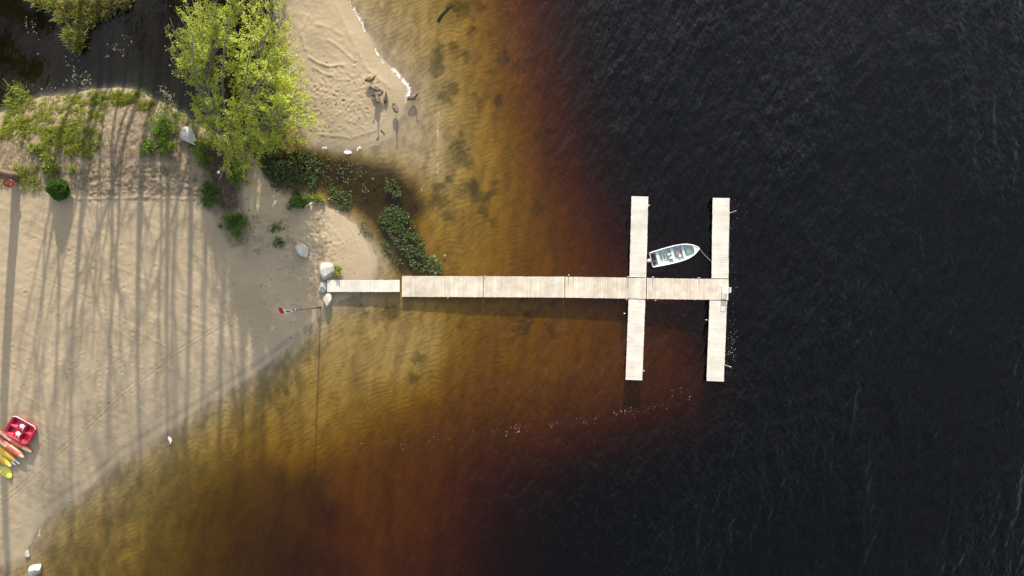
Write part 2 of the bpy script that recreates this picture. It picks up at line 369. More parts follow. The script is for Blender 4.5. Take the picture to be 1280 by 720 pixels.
def ground_z(x, y, full=False):
    z = base_z(x, y)
    u = 640 + F * x / (H - z); v = 360 - F * y / (H - z)
    lm = smooth01((z + .02) / .25)                     # 0 at the waterline, 1 well up the beach
    near = smooth01((700 - u) / 60)
    und = smooth01(-z / .15)
    soil = pmask(u, v, soil_poly, 7) * smooth01((z + .30) / .2)
    sn = fbm(x * .9, y * .9, 5, 3)
    soil = smooth01(soil * 1.1 + sn * .9 * (soil > .02) - .05)
    rough = pmask(u, v, rough_poly, 8)
    spit = smooth01((u - 355) / 20) * smooth01((190 - v) / 10)
    bankz = pmask(u, v, [(300, 250), (400, 262), (420, 300), (400, 345), (370, 360), (330, 330), (300, 300)], 10)
    d = fbm(x * .35, y * .35, 1, 3) * .10 * lm
    d = d + fbm(x * 2.2, y * 2.2, 2, 3) * .045 * lm * (1 + 1.5 * bankz + 1.3 * soil + .4 * spit)
    d = d + fbm(x * 5.0, y * 5.0, 3, 2) * .034 * lm * (1 + 2.0 * bankz + 2.0 * soil)
    # diagonal rake pattern over the open beach
    q = x * .42 + y * .9 + fbm(x * .25, y * .25, 9, 2) * 1.2
    d = d + np.sin(q * 2 * math.pi / .9) * .005 * lm * (1 - soil) * smooth01(fbm(x * .12, y * .12, 12, 2) * 4 + .5) * (u < 380)
    d = d + rough * (np.abs(fbm(x * 1.6, y * 2.6, 21, 4)) * .34 - .05)
    for pts, w, dep in tracks:
        dd = seg_dist(u, v, pts) / w
        d = d - dep * np.exp(-dd ** 2 * 1.4) + .30 * dep * np.exp(-(dd - 1.6) ** 2 * 2.5)
    for pts, w, hh in ridges:
        us = [p[0] for p in pts]; vs = [p[1] for p in pts]
        sel = (u > min(us) - 12) & (u < max(us) + 12) & (v > min(vs) - 12) & (v < max(vs) + 12)
        if not sel.any(): continue
        us_, vs_ = u[sel], v[sel]
        dd = (seg_dist(us_, vs_, pts) + fbm(x[sel] * .8, y[sel] * .8, 31, 2) * 3 * (w > .6)) / w
        d[sel] += hh * np.exp(-dd ** 2 * 1.2)
    # foot prints
    rf = np.random.default_rng(3)
    fp = np.zeros_like(x)
    for (cx, cy, sx, sy, n) in ((390, 300, 30, 25, 90), (350, 370, 35, 30, 60), (430, 130, 26, 28, 55), (395, 135, 14, 25, 40), (170, 225, 60, 14, 70), (100, 420, 70, 80, 60), (455, 120, 20, 24, 40)):
        for k in range(n):
            w = P(cx + rf.normal() * sx, cy + rf.normal() * sy, .4); a = rf.uniform(0, 3.14)
            sel = (np.abs(x - w.x) < .5) & (np.abs(y - w.y) < .5)
            if not sel.any(): continue
            xx = x[sel] - w.x; yy = y[sel] - w.y
            e = ((xx * math.cos(a) + yy * math.sin(a)) / .17) ** 2 + ((-xx * math.sin(a) + yy * math.cos(a)) / .10) ** 2
            fp[sel] += rf.uniform(.4, 1) * (-.042) * np.exp(-e) + .02 * np.exp(-(np.sqrt(e) - 1.7) ** 2 * 3)
    d = d + fp * lm
    # sand bars and ripples under the shallow water
    shal = und * smooth01((2.2 + z) / 1.5) * near
    rp = x * .93 - y * .36 + fbm(x * .22, y * .22, 41, 3) * 3.4
    d = d + np.sin(rp * 2 * math.pi / 1.9) * .036 * shal * smooth01(fbm(x * .10, y * .10, 44, 2) * 3 + .55)
    rp2 = x * .55 - y * .83 + fbm(x * .5, y * .5, 46, 3) * 2.0
    d = d + np.sin(rp2 * 2 * math.pi / .42) * .013 * shal
    d = d + fbm(x * .6, y * .6, 47, 4) * .05 * shal * smooth01(-z / .5)
    zz = z + np.where(z > 0, np.maximum(d, -z * .8), d)
    zz = np.where(z < 0, np.minimum(z * .26 + d * .75, z * .10), zz)          # the control depths are optical ones; the lake itself is shallower
    # the beach rises in one small lip just above the waterline
    if not full:
        return zz
    mud = (pmask(u, v, creek_poly, 9) * .93) * smooth01((-z + .06) / .12)
    wd = np.zeros_like(x)
    wob = fbm(x * .8, y * .8, 51, 5) + .8 * fbm(x * 3.2, y * 3.2, 52, 4)
    for (a, b, r) in weeds:
        dd = np.hypot(u - a, (v - b) * 1.0) / r + wob * 2.2
        wd = np.maximum(wd, smooth01((1.35 - dd) * .7) * .66)
    wd = np.maximum(wd, .75 * smooth01((fbm(x * .45, y * .45, 55, 4) - .12) * 6) * smooth01((u - 520) / 30) * smooth01((700 - u) / 60) * smooth01((330 - v) / 30)) * und
    dark = pmask(u, v, dark_soil_poly, 6) * smooth01((z + .05) / .15)
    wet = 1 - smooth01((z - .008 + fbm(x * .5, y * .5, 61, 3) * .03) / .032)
    # the wash line of dark fine litter along the south beach
    lit = np.exp(-((seg_dist(u, v, [(55, 634), (76, 618), (112, 596), (152, 560), (196, 534), (232, 511), (282, 478), (322, 454), (354, 430), (398, 400)]) - 1.0) / 2.0) ** 2) * (.34 + .5 * fbm(x * .9, y * .9, 65, 3))
    silt = pmask(u, v, pond_poly, 6) * smooth01((-z + .04) / .10)
    return zz, dict(silt=silt, wet=wet, soil=np.maximum(soil, 0), mud=mud, weed=wd, dark=np.maximum(dark, 0), litter=lit)


def gz(px, py):
    """height of the ground that shows at a photo pixel"""
    z = 0.3
    for _ in range(4):
        p = P(px, py, z)
        z = float(ground_z(np.array([p.x]), np.array([p.y]))[0])
    return z


def G(px, py, dz=0.0):
    z = gz(px, py)
    p = P(px, py, z)
    return Vector((p.x, p.y, z + dz))


def axis(parts):
    return np.unique(np.concatenate([np.arange(a, b, s) for a, b, s in parts]).round(4))


gx = axis([(-520, -120, 40), (-120, -56, 4), (-56, -46, .5), (-46, -4, .085), (-4, 12, .16), (12, 50, .6), (50, 120, 5), (120, 521, 40)])
gy = axis([(-520, -120, 40), (-120, -34, 4), (-34, -26, .5), (-26, 26.5, .085), (26.5, 36, .5), (36, 120, 5), (120, 521, 40)])
X, Y = np.meshgrid(gx, gy)
Z, masks = ground_z(X, Y, True)
nx, ny = len(gx), len(gy)
idx = np.arange(nx * ny).reshape(ny, nx)
quads = np.stack([idx[:-1, :-1], idx[:-1, 1:], idx[1:, 1:], idx[1:, :-1]], -1).reshape(-1, 4)


def ground_material():
    m, nt, b, out = new_mat('lakeside_sand')
    L = nt.links.new
    tc = N(nt, 'ShaderNodeTexCoord')
    def noise(s, det=6, rough=.6):
        n = N(nt, 'ShaderNodeTexNoise'); n.inputs['Scale'].default_value = s; n.inputs['Detail'].default_value = det; n.inputs['Roughness'].default_value = rough
        L(tc.outputs['Object'], n.inputs['Vector']); return n.outputs['Fac']
    def mix(f, a, c):
        x = N(nt, 'ShaderNodeMix', data_type='RGBA')
        if isinstance(f, float): x.inputs[0].default_value = f
        else: L(f, x.inputs[0])
        for i, k in ((6, a), (7, c)):
            if isinstance(k, tuple): x.inputs[i].default_value = (*k, 1)
            else: L(k, x.inputs[i])
        return x.outputs[2]
    def rng(v, a, c, lo=0.0, hi=1.0):
        r = N(nt, 'ShaderNodeMapRange'); L(v, r.inputs['Value'])
        for k, q in (('From Min', a), ('From Max', c), ('To Min', lo), ('To Max', hi)): r.inputs[k].default_value = q
        return r.outputs['Result']
    def att(n):
        a = N(nt, 'ShaderNodeAttribute'); a.attribute_name = n; return a.outputs['Fac']
    def mul(a, c):
        x = N(nt, 'ShaderNodeMath', operation='MULTIPLY'); L(a, x.inputs[0])
        if isinstance(c, float): x.inputs[1].default_value = c
        else: L(c, x.inputs[1])
        return x.outputs[0]
    sand = mix(rng(noise(.35, 5), .35, .65), (.340, .270, .176), (.402, .324, .218))
    sand = mix(rng(noise(14, 3, .7), .3, .75, 0.0, .35), sand, (.30, .23, .16))
    soilc = mix(rng(noise(2.2, 6), .35, .65), (.13, .098, .066), (.265, .205, .145))
    darkc = mix(rng(noise(3.0, 6), .35, .65), (.05, .036, .028), (.11, .08, .06))
    mudc = mix(rng(noise(1.5, 6), .35, .65), (.022, .018, .014), (.045, .036, .026))
    weedc = mix(rng(noise(5, 6), .35, .65), (.028, .030, .014), (.075, .066, .030))
    c = mix(mul(att('soil'), rng(noise(1.3, 7, .7), .36, .58, .25, 1.0)), sand, soilc)
    c = mix(mul(att('litter'), .75), c, (.10, .08, .065))
    c = mix(mul(att('wet'), .16), c, (.215, .170, .118))
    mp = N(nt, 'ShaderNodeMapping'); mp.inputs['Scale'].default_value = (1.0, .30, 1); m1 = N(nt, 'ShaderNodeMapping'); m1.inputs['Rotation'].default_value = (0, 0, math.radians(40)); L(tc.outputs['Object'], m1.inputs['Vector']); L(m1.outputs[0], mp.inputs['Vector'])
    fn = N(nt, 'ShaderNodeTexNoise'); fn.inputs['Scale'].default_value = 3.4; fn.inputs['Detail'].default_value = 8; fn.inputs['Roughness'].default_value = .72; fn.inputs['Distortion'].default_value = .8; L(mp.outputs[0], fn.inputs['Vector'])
    c = mix(mul(att('wet'), rng(fn.outputs['Fac'], .42, .72, 0.0, .42)), c, (.15, .11, .06))  # streak noise painted into the bed colour in place of caustic shimmer
    c = mix(att('dark'), c, darkc)
    c = mix(att('weed'), c, weedc)
    c = mix(att('mud'), c, mudc)
    siltc = mix(rng(noise(.8, 5), .35, .65), (.13, .145, .20), (.165, .18, .25))  # silt tinted bluish to make up for weak sky reflection
    c = mix(att('silt'), c, siltc)
    L(c, b.inputs['Base Color'])
    L(rng(att('wet'), 0, 1, .95, .6), b.inputs['Roughness'])
    b.inputs['Specular IOR Level'].default_value = .25
    bp = N(nt, 'ShaderNodeBump'); bp.inputs['Distance'].default_value = .02; bp.inputs['Strength'].default_value = .8
    L(noise(9, 6, .65), bp.inputs['Height']); L(bp.outputs['Normal'], b.inputs['Normal'])
    return m


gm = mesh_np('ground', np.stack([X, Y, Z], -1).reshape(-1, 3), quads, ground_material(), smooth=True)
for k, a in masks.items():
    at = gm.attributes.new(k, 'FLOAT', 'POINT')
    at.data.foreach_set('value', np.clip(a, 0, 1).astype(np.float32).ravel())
ground = put(bpy.data.objects.new('ground', gm))
tag(ground, 'pale sandy beach and spit running down to the brown lake bed', 'ground', kind='structure')


# ------------------------------------------------------------------ water: a clear tea-coloured body with a rippled surface
def water_material():
    m, nt, b, out = new_mat('tannin_lake_water')
    nt.nodes.remove(b)
    L = nt.links.new
    tc = N(nt, 'ShaderNodeTexCoord')
    sep = N(nt, 'ShaderNodeSeparateXYZ'); L(tc.outputs['Object'], sep.inputs[0])
    def mapped(sx, sy, rot):                            # turn first, then stretch along the turned y axis
        m1 = N(nt, 'ShaderNodeMapping'); m1.inputs['Rotation'].default_value = (0, 0, math.radians(rot)); L(tc.outputs['Object'], m1.inputs['Vector'])
        mp = N(nt, 'ShaderNodeMapping'); mp.inputs['Scale'].default_value = (sx, sy, 1)
        L(m1.outputs[0], mp.inputs['Vector']); return mp.outputs[0]
    def noise(vec, s, det, rough=.55, dist=0.0):
        n = N(nt, 'ShaderNodeTexNoise'); n.inputs['Scale'].default_value = s; n.inputs['Detail'].default_value = det
        n.inputs['Roughness'].default_value = rough; n.inputs['Distortion'].default_value = dist
        L(vec, n.inputs['Vector']); return n.outputs['Fac']
    def math_(op, a, c):
        x = N(nt, 'ShaderNodeMath', operation=op)
        for i, k in ((0, a), (1, c)):
            if isinstance(k, (int, float)): x.inputs[i].default_value = k
            else: L(k, x.inputs[i])
        return x.outputs[0]
    def rng(v, a, c, lo, hi):
        r = N(nt, 'ShaderNodeMapRange'); r.interpolation_type = 'SMOOTHSTEP'; L(v, r.inputs['Value'])
        for k, q in (('From Min', a), ('From Max', c), ('To Min', lo), ('To Max', hi)): r.inputs[k].default_value = q
        return r.outputs['Result']
    swell = noise(mapped(1.0, .22, 8), .60, 2, .45, .35)
    chop = noise(mapped(1.0, .38, 20), 1.6, 2, .45, .1)
    cross = noise(mapped(1.0, .5, -20), 2.6, 2, .5, .1)
    fine = noise(mapped(1.0, .6, 20), 5.0, 2, .5)
    gust = rng(noise(mapped(1, .6, 20), .06, 4), .36, .66, .55, 1.25)
    h = math_('ADD', math_('MULTIPLY', swell, .46), math_('ADD', math_('MULTIPLY', chop, .27), math_('ADD', math_('MULTIPLY', cross, .09), math_('MULTIPLY', fine, .025))))
    open_ = rng(sep.outputs[0], -22, 2, .12, 1.0)
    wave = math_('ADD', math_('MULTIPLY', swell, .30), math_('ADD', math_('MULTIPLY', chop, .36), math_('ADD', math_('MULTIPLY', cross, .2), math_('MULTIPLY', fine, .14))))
    h = math_('MULTIPLY', math_('MULTIPLY', h, open_), gust)
    bp = N(nt, 'ShaderNodeBump'); bp.inputs['Distance'].default_value = .95; bp.inputs['Strength'].default_value = 1.0
    L(h, bp.inputs['Height'])
    fr = N(nt, 'ShaderNodeFresnel'); 
    ge = N(nt, 'ShaderNodeNewGeometry')               # light leaving the water bends towards us too: same reflectance from both sides
    L(rng(ge.outputs['Backfacing'], 0, 1, 1.333, 1 / 1.333), fr.inputs['IOR']); L(bp.outputs['Normal'], fr.inputs['Normal'])
    # light gets through less and less where the lake is metres deep or the pond murky
    mk = N(nt, 'ShaderNodeAttribute'); mk.attribute_name = 'murk'
    clear = math_('MULTIPLY', math_('SUBTRACT', 1.0, fr.outputs[0]), math_('SUBTRACT', 1.0, mk.outputs['Fac']))
    clear = math_('MULTIPLY', clear, rng(wave, .38, .60, .76, 1.0))      # light and dark bands of wave-bent light, painted into the tint
    # tea-coloured water: what is left of the light after the depth of water below this point
    dp = N(nt, 'ShaderNodeAttribute'); dp.attribute_name = 'depth'
    cc = N(nt, 'ShaderNodeCombineColor')
    for i, sg in enumerate((.49, .775, 2.1)):
        L(math_('MULTIPLY', clear, math_('POWER', math.exp(-sg), dp.outputs['Fac'])), cc.inputs[i])
    tr = N(nt, 'ShaderNodeBsdfTransparent'); L(cc.outputs[0], tr.inputs['Color'])
    gl = N(nt, 'ShaderNodeBsdfGlossy'); gl.inputs['Roughness'].default_value = .05; L(bp.outputs['Normal'], gl.inputs['Normal'])
    L(fr.outputs[0], gl.inputs['Color'])
    mx = N(nt, 'ShaderNodeAddShader'); L(tr.outputs[0], mx.inputs[0]); L(gl.outputs[0], mx.inputs[1])
    L(mx.outputs[0], out.inputs['Surface'])
    return m


wx = axis([(-500, -100, 40), (-100, -48, 4), (-48, 50, .4), (50, 100, 5), (100, 501, 40)])
wy = axis([(-500, -100, 40), (-100, -30, 4), (-30, 30, .4), (30, 100, 5), (100, 501, 40)])
WX, WY = np.meshgrid(wx, wy); wz = base_z(WX, WY)
wu = 640 + F * WX / H; wv = 360 - F * WY / H
murk = smooth01((-wz - 2.4) / 3.2)
murk = np.maximum(murk, .66 * pmask(wu, wv, pond_poly, 8))
wn = WX.size; wi = np.arange(wn).reshape(WX.shape)
wf = np.stack([wi[:-1, :-1], wi[:-1, 1:], wi[1:, 1:], wi[1:, :-1]], -1).reshape(-1, 4)
edge = np.concatenate([wi[0, :], wi[1:, -1], wi[-1, -2::-1], wi[-2:0:-1, 0]])
WV = np.concatenate([np.stack([WX, WY, 0 * WX], -1).reshape(-1, 3), np.stack([WX.ravel()[edge], WY.ravel()[edge], np.full(len(edge), -13.0)], -1), [[0, 0, -13.0]]])
ne = len(edge); ei = np.arange(ne); ej = (ei + 1) % ne
side = np.stack([edge[ei], wn + ei, wn + ej, edge[ej]], -1)
wme = bpy.data.meshes.new('water')
wme.from_pydata(WV.tolist(), [], wf.tolist() + side.tolist() + [(wn + ne, wn + int(j), wn + int(i)) for i, j in zip(ei, ej)])
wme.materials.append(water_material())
at = wme.attributes.new('depth', 'FLOAT', 'POINT')
at.data.foreach_set('value', np.concatenate([np.maximum(-wz, 0).ravel(), np.full(ne + 1, 8.0)]).astype(np.float32))
at = wme.attributes.new('murk', 'FLOAT', 'POINT')
at.data.foreach_set('value', np.concatenate([murk.ravel(), np.ones(ne + 1)]).astype(np.float32))
water = put(bpy.data.objects.new('water', wme))
tag(water, 'dark tea-coloured lake water, amber over the shallow sand', 'water', kind='structure')


# ------------------------------------------------------------------ the dock
def deck_boards(a, b, w, top, bw=.142, gap=.010, th=.04, mi=0):
    """boards laid crosswise from a to b (2D points), width w, top height"""
    mb = MB(); a = Vector((a[0], a[1])); b = Vector((b[0], b[1]))
    L = (b - a).length; d = (b - a) / L; ang = math.atan2(d.y, d.x)
    n = max(1, round(L / (bw + gap))); st = L / n
    for i in range(n):
        c = a + d * (st * (i + .5)); j = R.normal() * .006
        nrm = Vector((-d.y, d.x))
        c = c + nrm * j
        mb.box((c.x, c.y, top - th / 2 + R.normal() * .0015), (st - gap, w + R.normal() * .008, th), ang)
    return mb


def deck_frame(a, b, w, top, th=.04, deep=.16, floats=True):
    mb = MB(); a = Vector((a[0], a[1])); b = Vector((b[0], b[1]))
    d = (b - a).normalized(); nrm = Vector((-d.y, d.x)); ang = math.atan2(d.y, d.x); L = (b - a).length
    for s in (-1, 0, 1):
        c = (a + b) / 2 + nrm * (s * (w / 2 - .07))
        mb.box((c.x, c.y, top - th - .004 - deep / 2), (L - .04, .05, deep), ang)
    for t in (.004, .5, .996):
        c = a + d * (.045 + (L - .09) * t)
        for s in (-1, 1):
            e = c + nrm * (s * (w / 4 - .035 + .0125))
            mb.box((e.x, e.y, top - th - .006 - deep / 2), (.05, w / 2 - .13, deep - .01), ang)
    return mb


dock = empty('dock', P(700, 359, 0))
tag(dock, 'long pale plank dock with four finger piers shaped like a double cross', 'dock')


def section(parent, name, p0, p1, w, top, mat, **k):
    base = parent.location
    a = P(*p0, top); b = P(*p1, top)
    d = (b - a).normalized() * .030
    a = a + d - base; b = b - d - base
    o = deck_boards(a, b, w, top, **k).build(name, mat, parent)
    deck_frame(a, b, w, top).build('frame', M_frame, o)
    return o


TOP = .42
S0 = section(dock, 'deck_section', (502, 357.9), (604, 358.3), 1.80, TOP, M_wood)
S1 = section(dock, 'deck_section', (604, 358.3), (706, 358.9), 1.80, TOP, M_wood)
S2 = section(dock, 'deck_section', (706, 358.9), (808, 360.5), 1.80, TOP, M_wood)
S3 = section(dock, 'deck_section', (808, 360.5), (911, 362), 1.80, TOP, M_wood)
S4 = section(dock, 'pier_section', (800, 245), (797.3, 346.9), 1.44, TOP - .03, M_wood2)
S5 = section(dock, 'pier_section', (796.2, 373.8), (792.4, 475.5), 1.44, TOP - .03, M_wood2)
S6 = section(dock, 'pier_section', (901.5, 247), (900, 348.4), 1.46, TOP - .03, M_wood2)
S7 = section(dock, 'pier_section', (898, 375.2), (894, 477), 1.50, TOP - .03, M_wood2)
for px, py, top in ((711, 344.0, .75), (785, 345.9, .80), (816, 346.5, .80), (874, 347.4, .62), (560, 372.3, .62), (783, 374.6, .70), (819, 375.4, .72), (606, 345.0, .6),
                    (811.2, 257, .72), (912.8, 266, 2.0), (905.8, 456, 2.2), (803.6, 463, 1.1), (780.6, 392, .6), (883.2, 400, .6)):
    p = P(px, py, TOP) - dock.location
    mb = MB(); mb.tube([(p.x, p.y, -2.5), (p.x, p.y, top)], .032, 8)
    mb.lathe([(.055, 0), (.055, .09)], 10, (p.x, p.y, TOP - .16))
    mb.build('mooring_post', M_steel, dock)

gang = empty('gangway', P(455, 357.5, 0))
tag(gang, 'narrow plank gangway between the boulders and the wide dock', 'gangway')
section(gang, 'deck', (408.5, 357.4), (500, 357.4), 1.03, .50, M_wood2)
for px in (425, 470):
    for py in (350.8, 364.2):
        p = P(px, py, .4) - gang.location
        MB().tube([(p.x, p.y, -.6), (p.x, p.y, .30)], .04, 8).build('post', M_frame, gang)

# white chair at the dock's outer end
def chair():
    t = empty('plastic_chair', P(904.8, 362.3, TOP), math.radians(-3))
    tag(t, 'white plastic armchair at the outer end of the dock', 'chair')
    mb = MB(); mb.box((0, 0, .41), (.44, .46, .03)); mb.box((-.215, 0, .39), (.03, .46, .06))
    mb.build('seat', M_white, t, bevel=.006)
    mb = MB()
    tl = Matrix.Rotation(math.radians(14), 3, 'Y')
    for k in range(5):
        y = -.19 + k * .095
        mb.box((.27, y, .66), (.02, .07, .46), 0, 0, tl)
    mb.box((.325, 0, .885), (.03, .48, .06), 0, 0, tl); mb.box((.226, 0, .45), (.03, .46, .05), 0, 0, tl)
    mb.build('backrest', M_white, t)
    for s in (-1, 1):
        mb = MB(); mb.box((.0, s * .255, .63), (.46, .06, .025)); mb.box((-.2, s * .255, .52), (.04, .03, .20))
        mb.build('armrest', M_white, t)
        for x in (-.2, .2):
            MB().bar((x * 1.1, s * .245, 0), (x, s * .22, .40), .045, .04).build('leg', M_white, t)
chair()


# ------------------------------------------------------------------ rowing boat with outboard
def make_boat():
    a = P(813.9, 325.2, .42); b = P(873.6, 310.4, .42)
    d = b - a; L = d.length
    t = empty('motor_boat', (a.x, a.y, 0), math.atan2(d.y, d.x))
    tag(t, 'small open aluminium boat with three benches tied to the dock', 'boat')
    ts = [0, .04, .12, .22, .34, .46, .58, .68, .77, .85, .91, .96, 1.0]
    wk = [.64, .65, .675, .70, .72, .73, .72, .685, .61, .49, .35, .19, .035]
    def sec(tt, wv, off, zf):
        x = tt * L
        sheer = .42 + .16 * tt ** 3
        keel = -.13 + .42 * max(0, (tt - .72) / .28) ** 2.2
        ww = max(wv - off, .012)
        kz = keel + zf
        cz = kz + .10 + .12 * max(0, (tt - .6) / .4)
        cz = min(cz, sheer - .05); kz = min(kz, sheer - .08)
        return [(x, ww, sheer), (x, ww * .95, (sheer + cz) / 2), (x, ww * .84, cz), (x, ww * .45, kz + .035), (x, 0, kz),
                (x, -ww * .45, kz + .035), (x, -ww * .84, cz), (x, -ww * .95, (sheer + cz) / 2), (x, -ww, sheer)]
    outer = [sec(tt, w_, 0, 0) for tt, w_ in zip(ts, wk)]
    mb = MB()
    n = 9
    V = [p for r in outer for p in r]
    Fs = [(i * n + k, i * n + k + 1, (i + 1) * n + k + 1, (i + 1) * n + k) for i in range(len(ts) - 1) for k in range(n - 1)]
    Fs.append(tuple(range(n))); Fs.append(tuple((len(ts) - 1) * n + k for k in range(n)))
    mb.add(V, Fs, 0, True)
    mb.build('hull', M_alu, t, fix=False)
    its = [(tt, w_) for tt, w_ in zip(ts, wk) if tt <= .96]
    inner = [sec(min(max(tt, .012), .955), w_, .035, .16) for tt, w_ in its]
    mb = MB(); V = [p for r in inner for p in r]
    Fs = [(i * n + k + 1, i * n + k, (i + 1) * n + k, (i + 1) * n + k + 1) for i in range(len(its) - 1) for k in range(n - 1)]
    Fs.append(tuple(range(n))[::-1]); Fs.append(tuple((len(its) - 1) * n + k for k in range(n)))
    mb.add(V, Fs, 0, False)
    for x in np.arange(.35, L * .84, .33):           # ribs across the floor and up the sides
        tt = x / L; w_ = np.interp(tt, ts, wk); s_ = sec(tt, w_, .045, .172)
        mb.tube([s_[k] for k in range(9)], .014, 4, 0, True, False)
    mb.build('lining', M_alu_in, t, fix=False)
    mb = MB()
    for s in (-1, 1):                                   # rolled gunwale
        pts = [(tt * L, s * w_ - s * .012, .425 + .16 * tt ** 3 + .012) for tt, w_ in zip(ts, wk)]
        mb.tube(pts, [.040] * len(pts), 6)
    mb.build('gunwale', M_white, t)
    MB().box((.015, 0, .425), (.05, 1.25, .05)).box((.03, 0, .22), (.04, 1.12, .38)).build('transom', M_alu, t)
    for tt, wdt, xs in ((.155, .26, .26), (.46, .23, .23), (.685, .20, .20)):
        x = tt * L; w_ = float(np.interp(tt, ts, wk)) - .05
        m_ = MB(); m_.box((x, 0, .30), (wdt, 2 * w_, .035)); m_.box((x, 0, .17), (wdt * .8, 2 * w_ * .82, .22))
        m_.build('bench', M_bench, t, bevel=.008)
    m_ = MB()                                           # bow plate
    x0 = .875 * L; w0 = float(np.interp(.875, ts, wk)) - .03
    xm = .94 * L; wm = float(np.interp(.94, ts, wk)) - .02
    zt = lambda x: .43 + .16 * (x / L) ** 3
    tp = [(x0 + .10, 0, zt(x0)), (x0, w0, zt(x0)), (xm, wm, zt(xm)), (L * .995, 0, zt(L)), (xm, -wm, zt(xm)), (x0, -w0, zt(x0))]
    bt = [(p[0], p[1], p[2] - .03) for p in tp]
    m_.add(tp + bt, [(0, 1, 2, 3, 4, 5), (11, 10, 9, 8, 7, 6)] + [(i, (i + 1) % 6, (i + 1) % 6 + 6, i + 6) for i in range(6)])
    m_.build('bow_plate', M_white, t)
    m_ = MB(); m_.box((.80 * L, 0, .16), (.42, .46, .025)).build('foredeck', M_bench, t)
    m_ = MB()
    for x in (.26, .32, .38):
        m_.box((x * L, .0, .105), (.16, .62, .02))
    m_.build('floorboard', M_grey, t)
    # outboard motor, tilted down behind the transom
    mo = MB()
    mo.rings([[(x0_ + rr * c_ * 1.25, rr * s_, z_) for c_, s_ in [(math.cos(q * math.pi / 6), math.sin(q * math.pi / 6)) for q in range(12)]] for x0_, rr, z_ in
              ((-.20, .10, .42), (-.20, .145, .46), (-.20, .155, .58), (-.21, .14, .70), (-.22, .08, .76))])
    ob = mo.build('outboard_motor', M_grey, t)
    MB().box((-.19, 0, .18), (.09, .06, .52)).box((-.22, 0, -.10), (.24, .02, .06)).box((-.20, 0, -.32), (.16, .07, .09)).build('shaft', M_black, ob)
    MB().tube([(-.02, 0, .54), (.16, .03, .58), (.42, .08, .56)], .02, 8).build('tiller', M_black, ob)
    MB().box((.0, 0, .36), (.10, .20, .20)).build('clamp', M_black, ob)
    tk = MB(); tk.rings([[(.26 + .15 * math.cos(q * math.pi / 6) * s_, -.28 + .22 * math.sin(q * math.pi / 6) * s_, z_) for q in range(12)] for s_, z_ in ((.9, .10), (1, .14), (1, .28), (.85, .32), (.25, .335))])
    tk.build('rear_well_mat', M_black, t)
    MB().box((.28, .18, .12), (.34, .56, .03)).build('rear_well_mat', M_black, t)
    # loose things lying inside: they rest in the boat, so they stand on their own
    def inboat(x, y, z): return t.matrix_basis @ Vector((x, y, z))
    rz = t.rotation_euler.z
    bpy.context.view_layer.update()
    Mx = Matrix.Translation(t.location) @ Matrix.Rotation(rz, 4, 'Z')
    def item(name, mb, mat, x, y, z, rot, label, cat):
        o = mb.build(name, mat); o.location = Mx @ Vector((x, y, z)); o.rotation_euler = (0, 0, rz + rot); tag(o, label, cat)
    def pad(lx, ly, h):
        m_ = MB()
        m_.rings([[((lx / 2) * sx_ * math.copysign(abs(math.cos(q * math.pi / 8)) ** .5, math.cos(q * math.pi / 8)), (ly / 2) * sx_ * math.copysign(abs(math.sin(q * math.pi / 8)) ** .5, math.sin(q * math.pi / 8)), z_) for q in range(16)]
                  for sx_, z_ in ((.92, 0), (1, h * .3), (1, h * .7), (.9, h), (.5, h * .93), (.1, h * .95))])
        return m_
    item('boat_cushion', pad(.46, .42, .10), M_pink, .575 * L, .10, .135, .1, 'faded pink cushion on the boat floor before the front bench', 'cushion')
    item('bailer', pad(.22, .2, .16), M_white, .60 * L, -.24, .135, .3, 'small white bailing tub beside the pink cushion in the boat', 'tub')
    item('boat_bag', pad(.34, .26, .15), M_alu_in, .385 * L, .12, .135, -.2, 'grey green bag on the boat floor behind the middle bench', 'bag')
    item('fuel_can', pad(.22, .18, .2), M_white, .41 * L, -.22, .135, .2, 'pale fuel can against the middle bench of the boat', 'can')
    # mooring line
    p0 = Mx @ Vector((L - .03, 0, .60)); p1 = P(889.6, 327.5, TOP - .02)
    pts = []
    for k in range(9):
        s = k / 8; q = p0.lerp(p1, s); q.z -= .14 * math.sin(math.pi * s); pts.append(q)
    o = MB().tube(pts, .017, 5).build('mooring_rope', M_rope)
    tag(o, 'thin tan rope from the boat bow to the outer finger pier', 'rope')
make_boat()


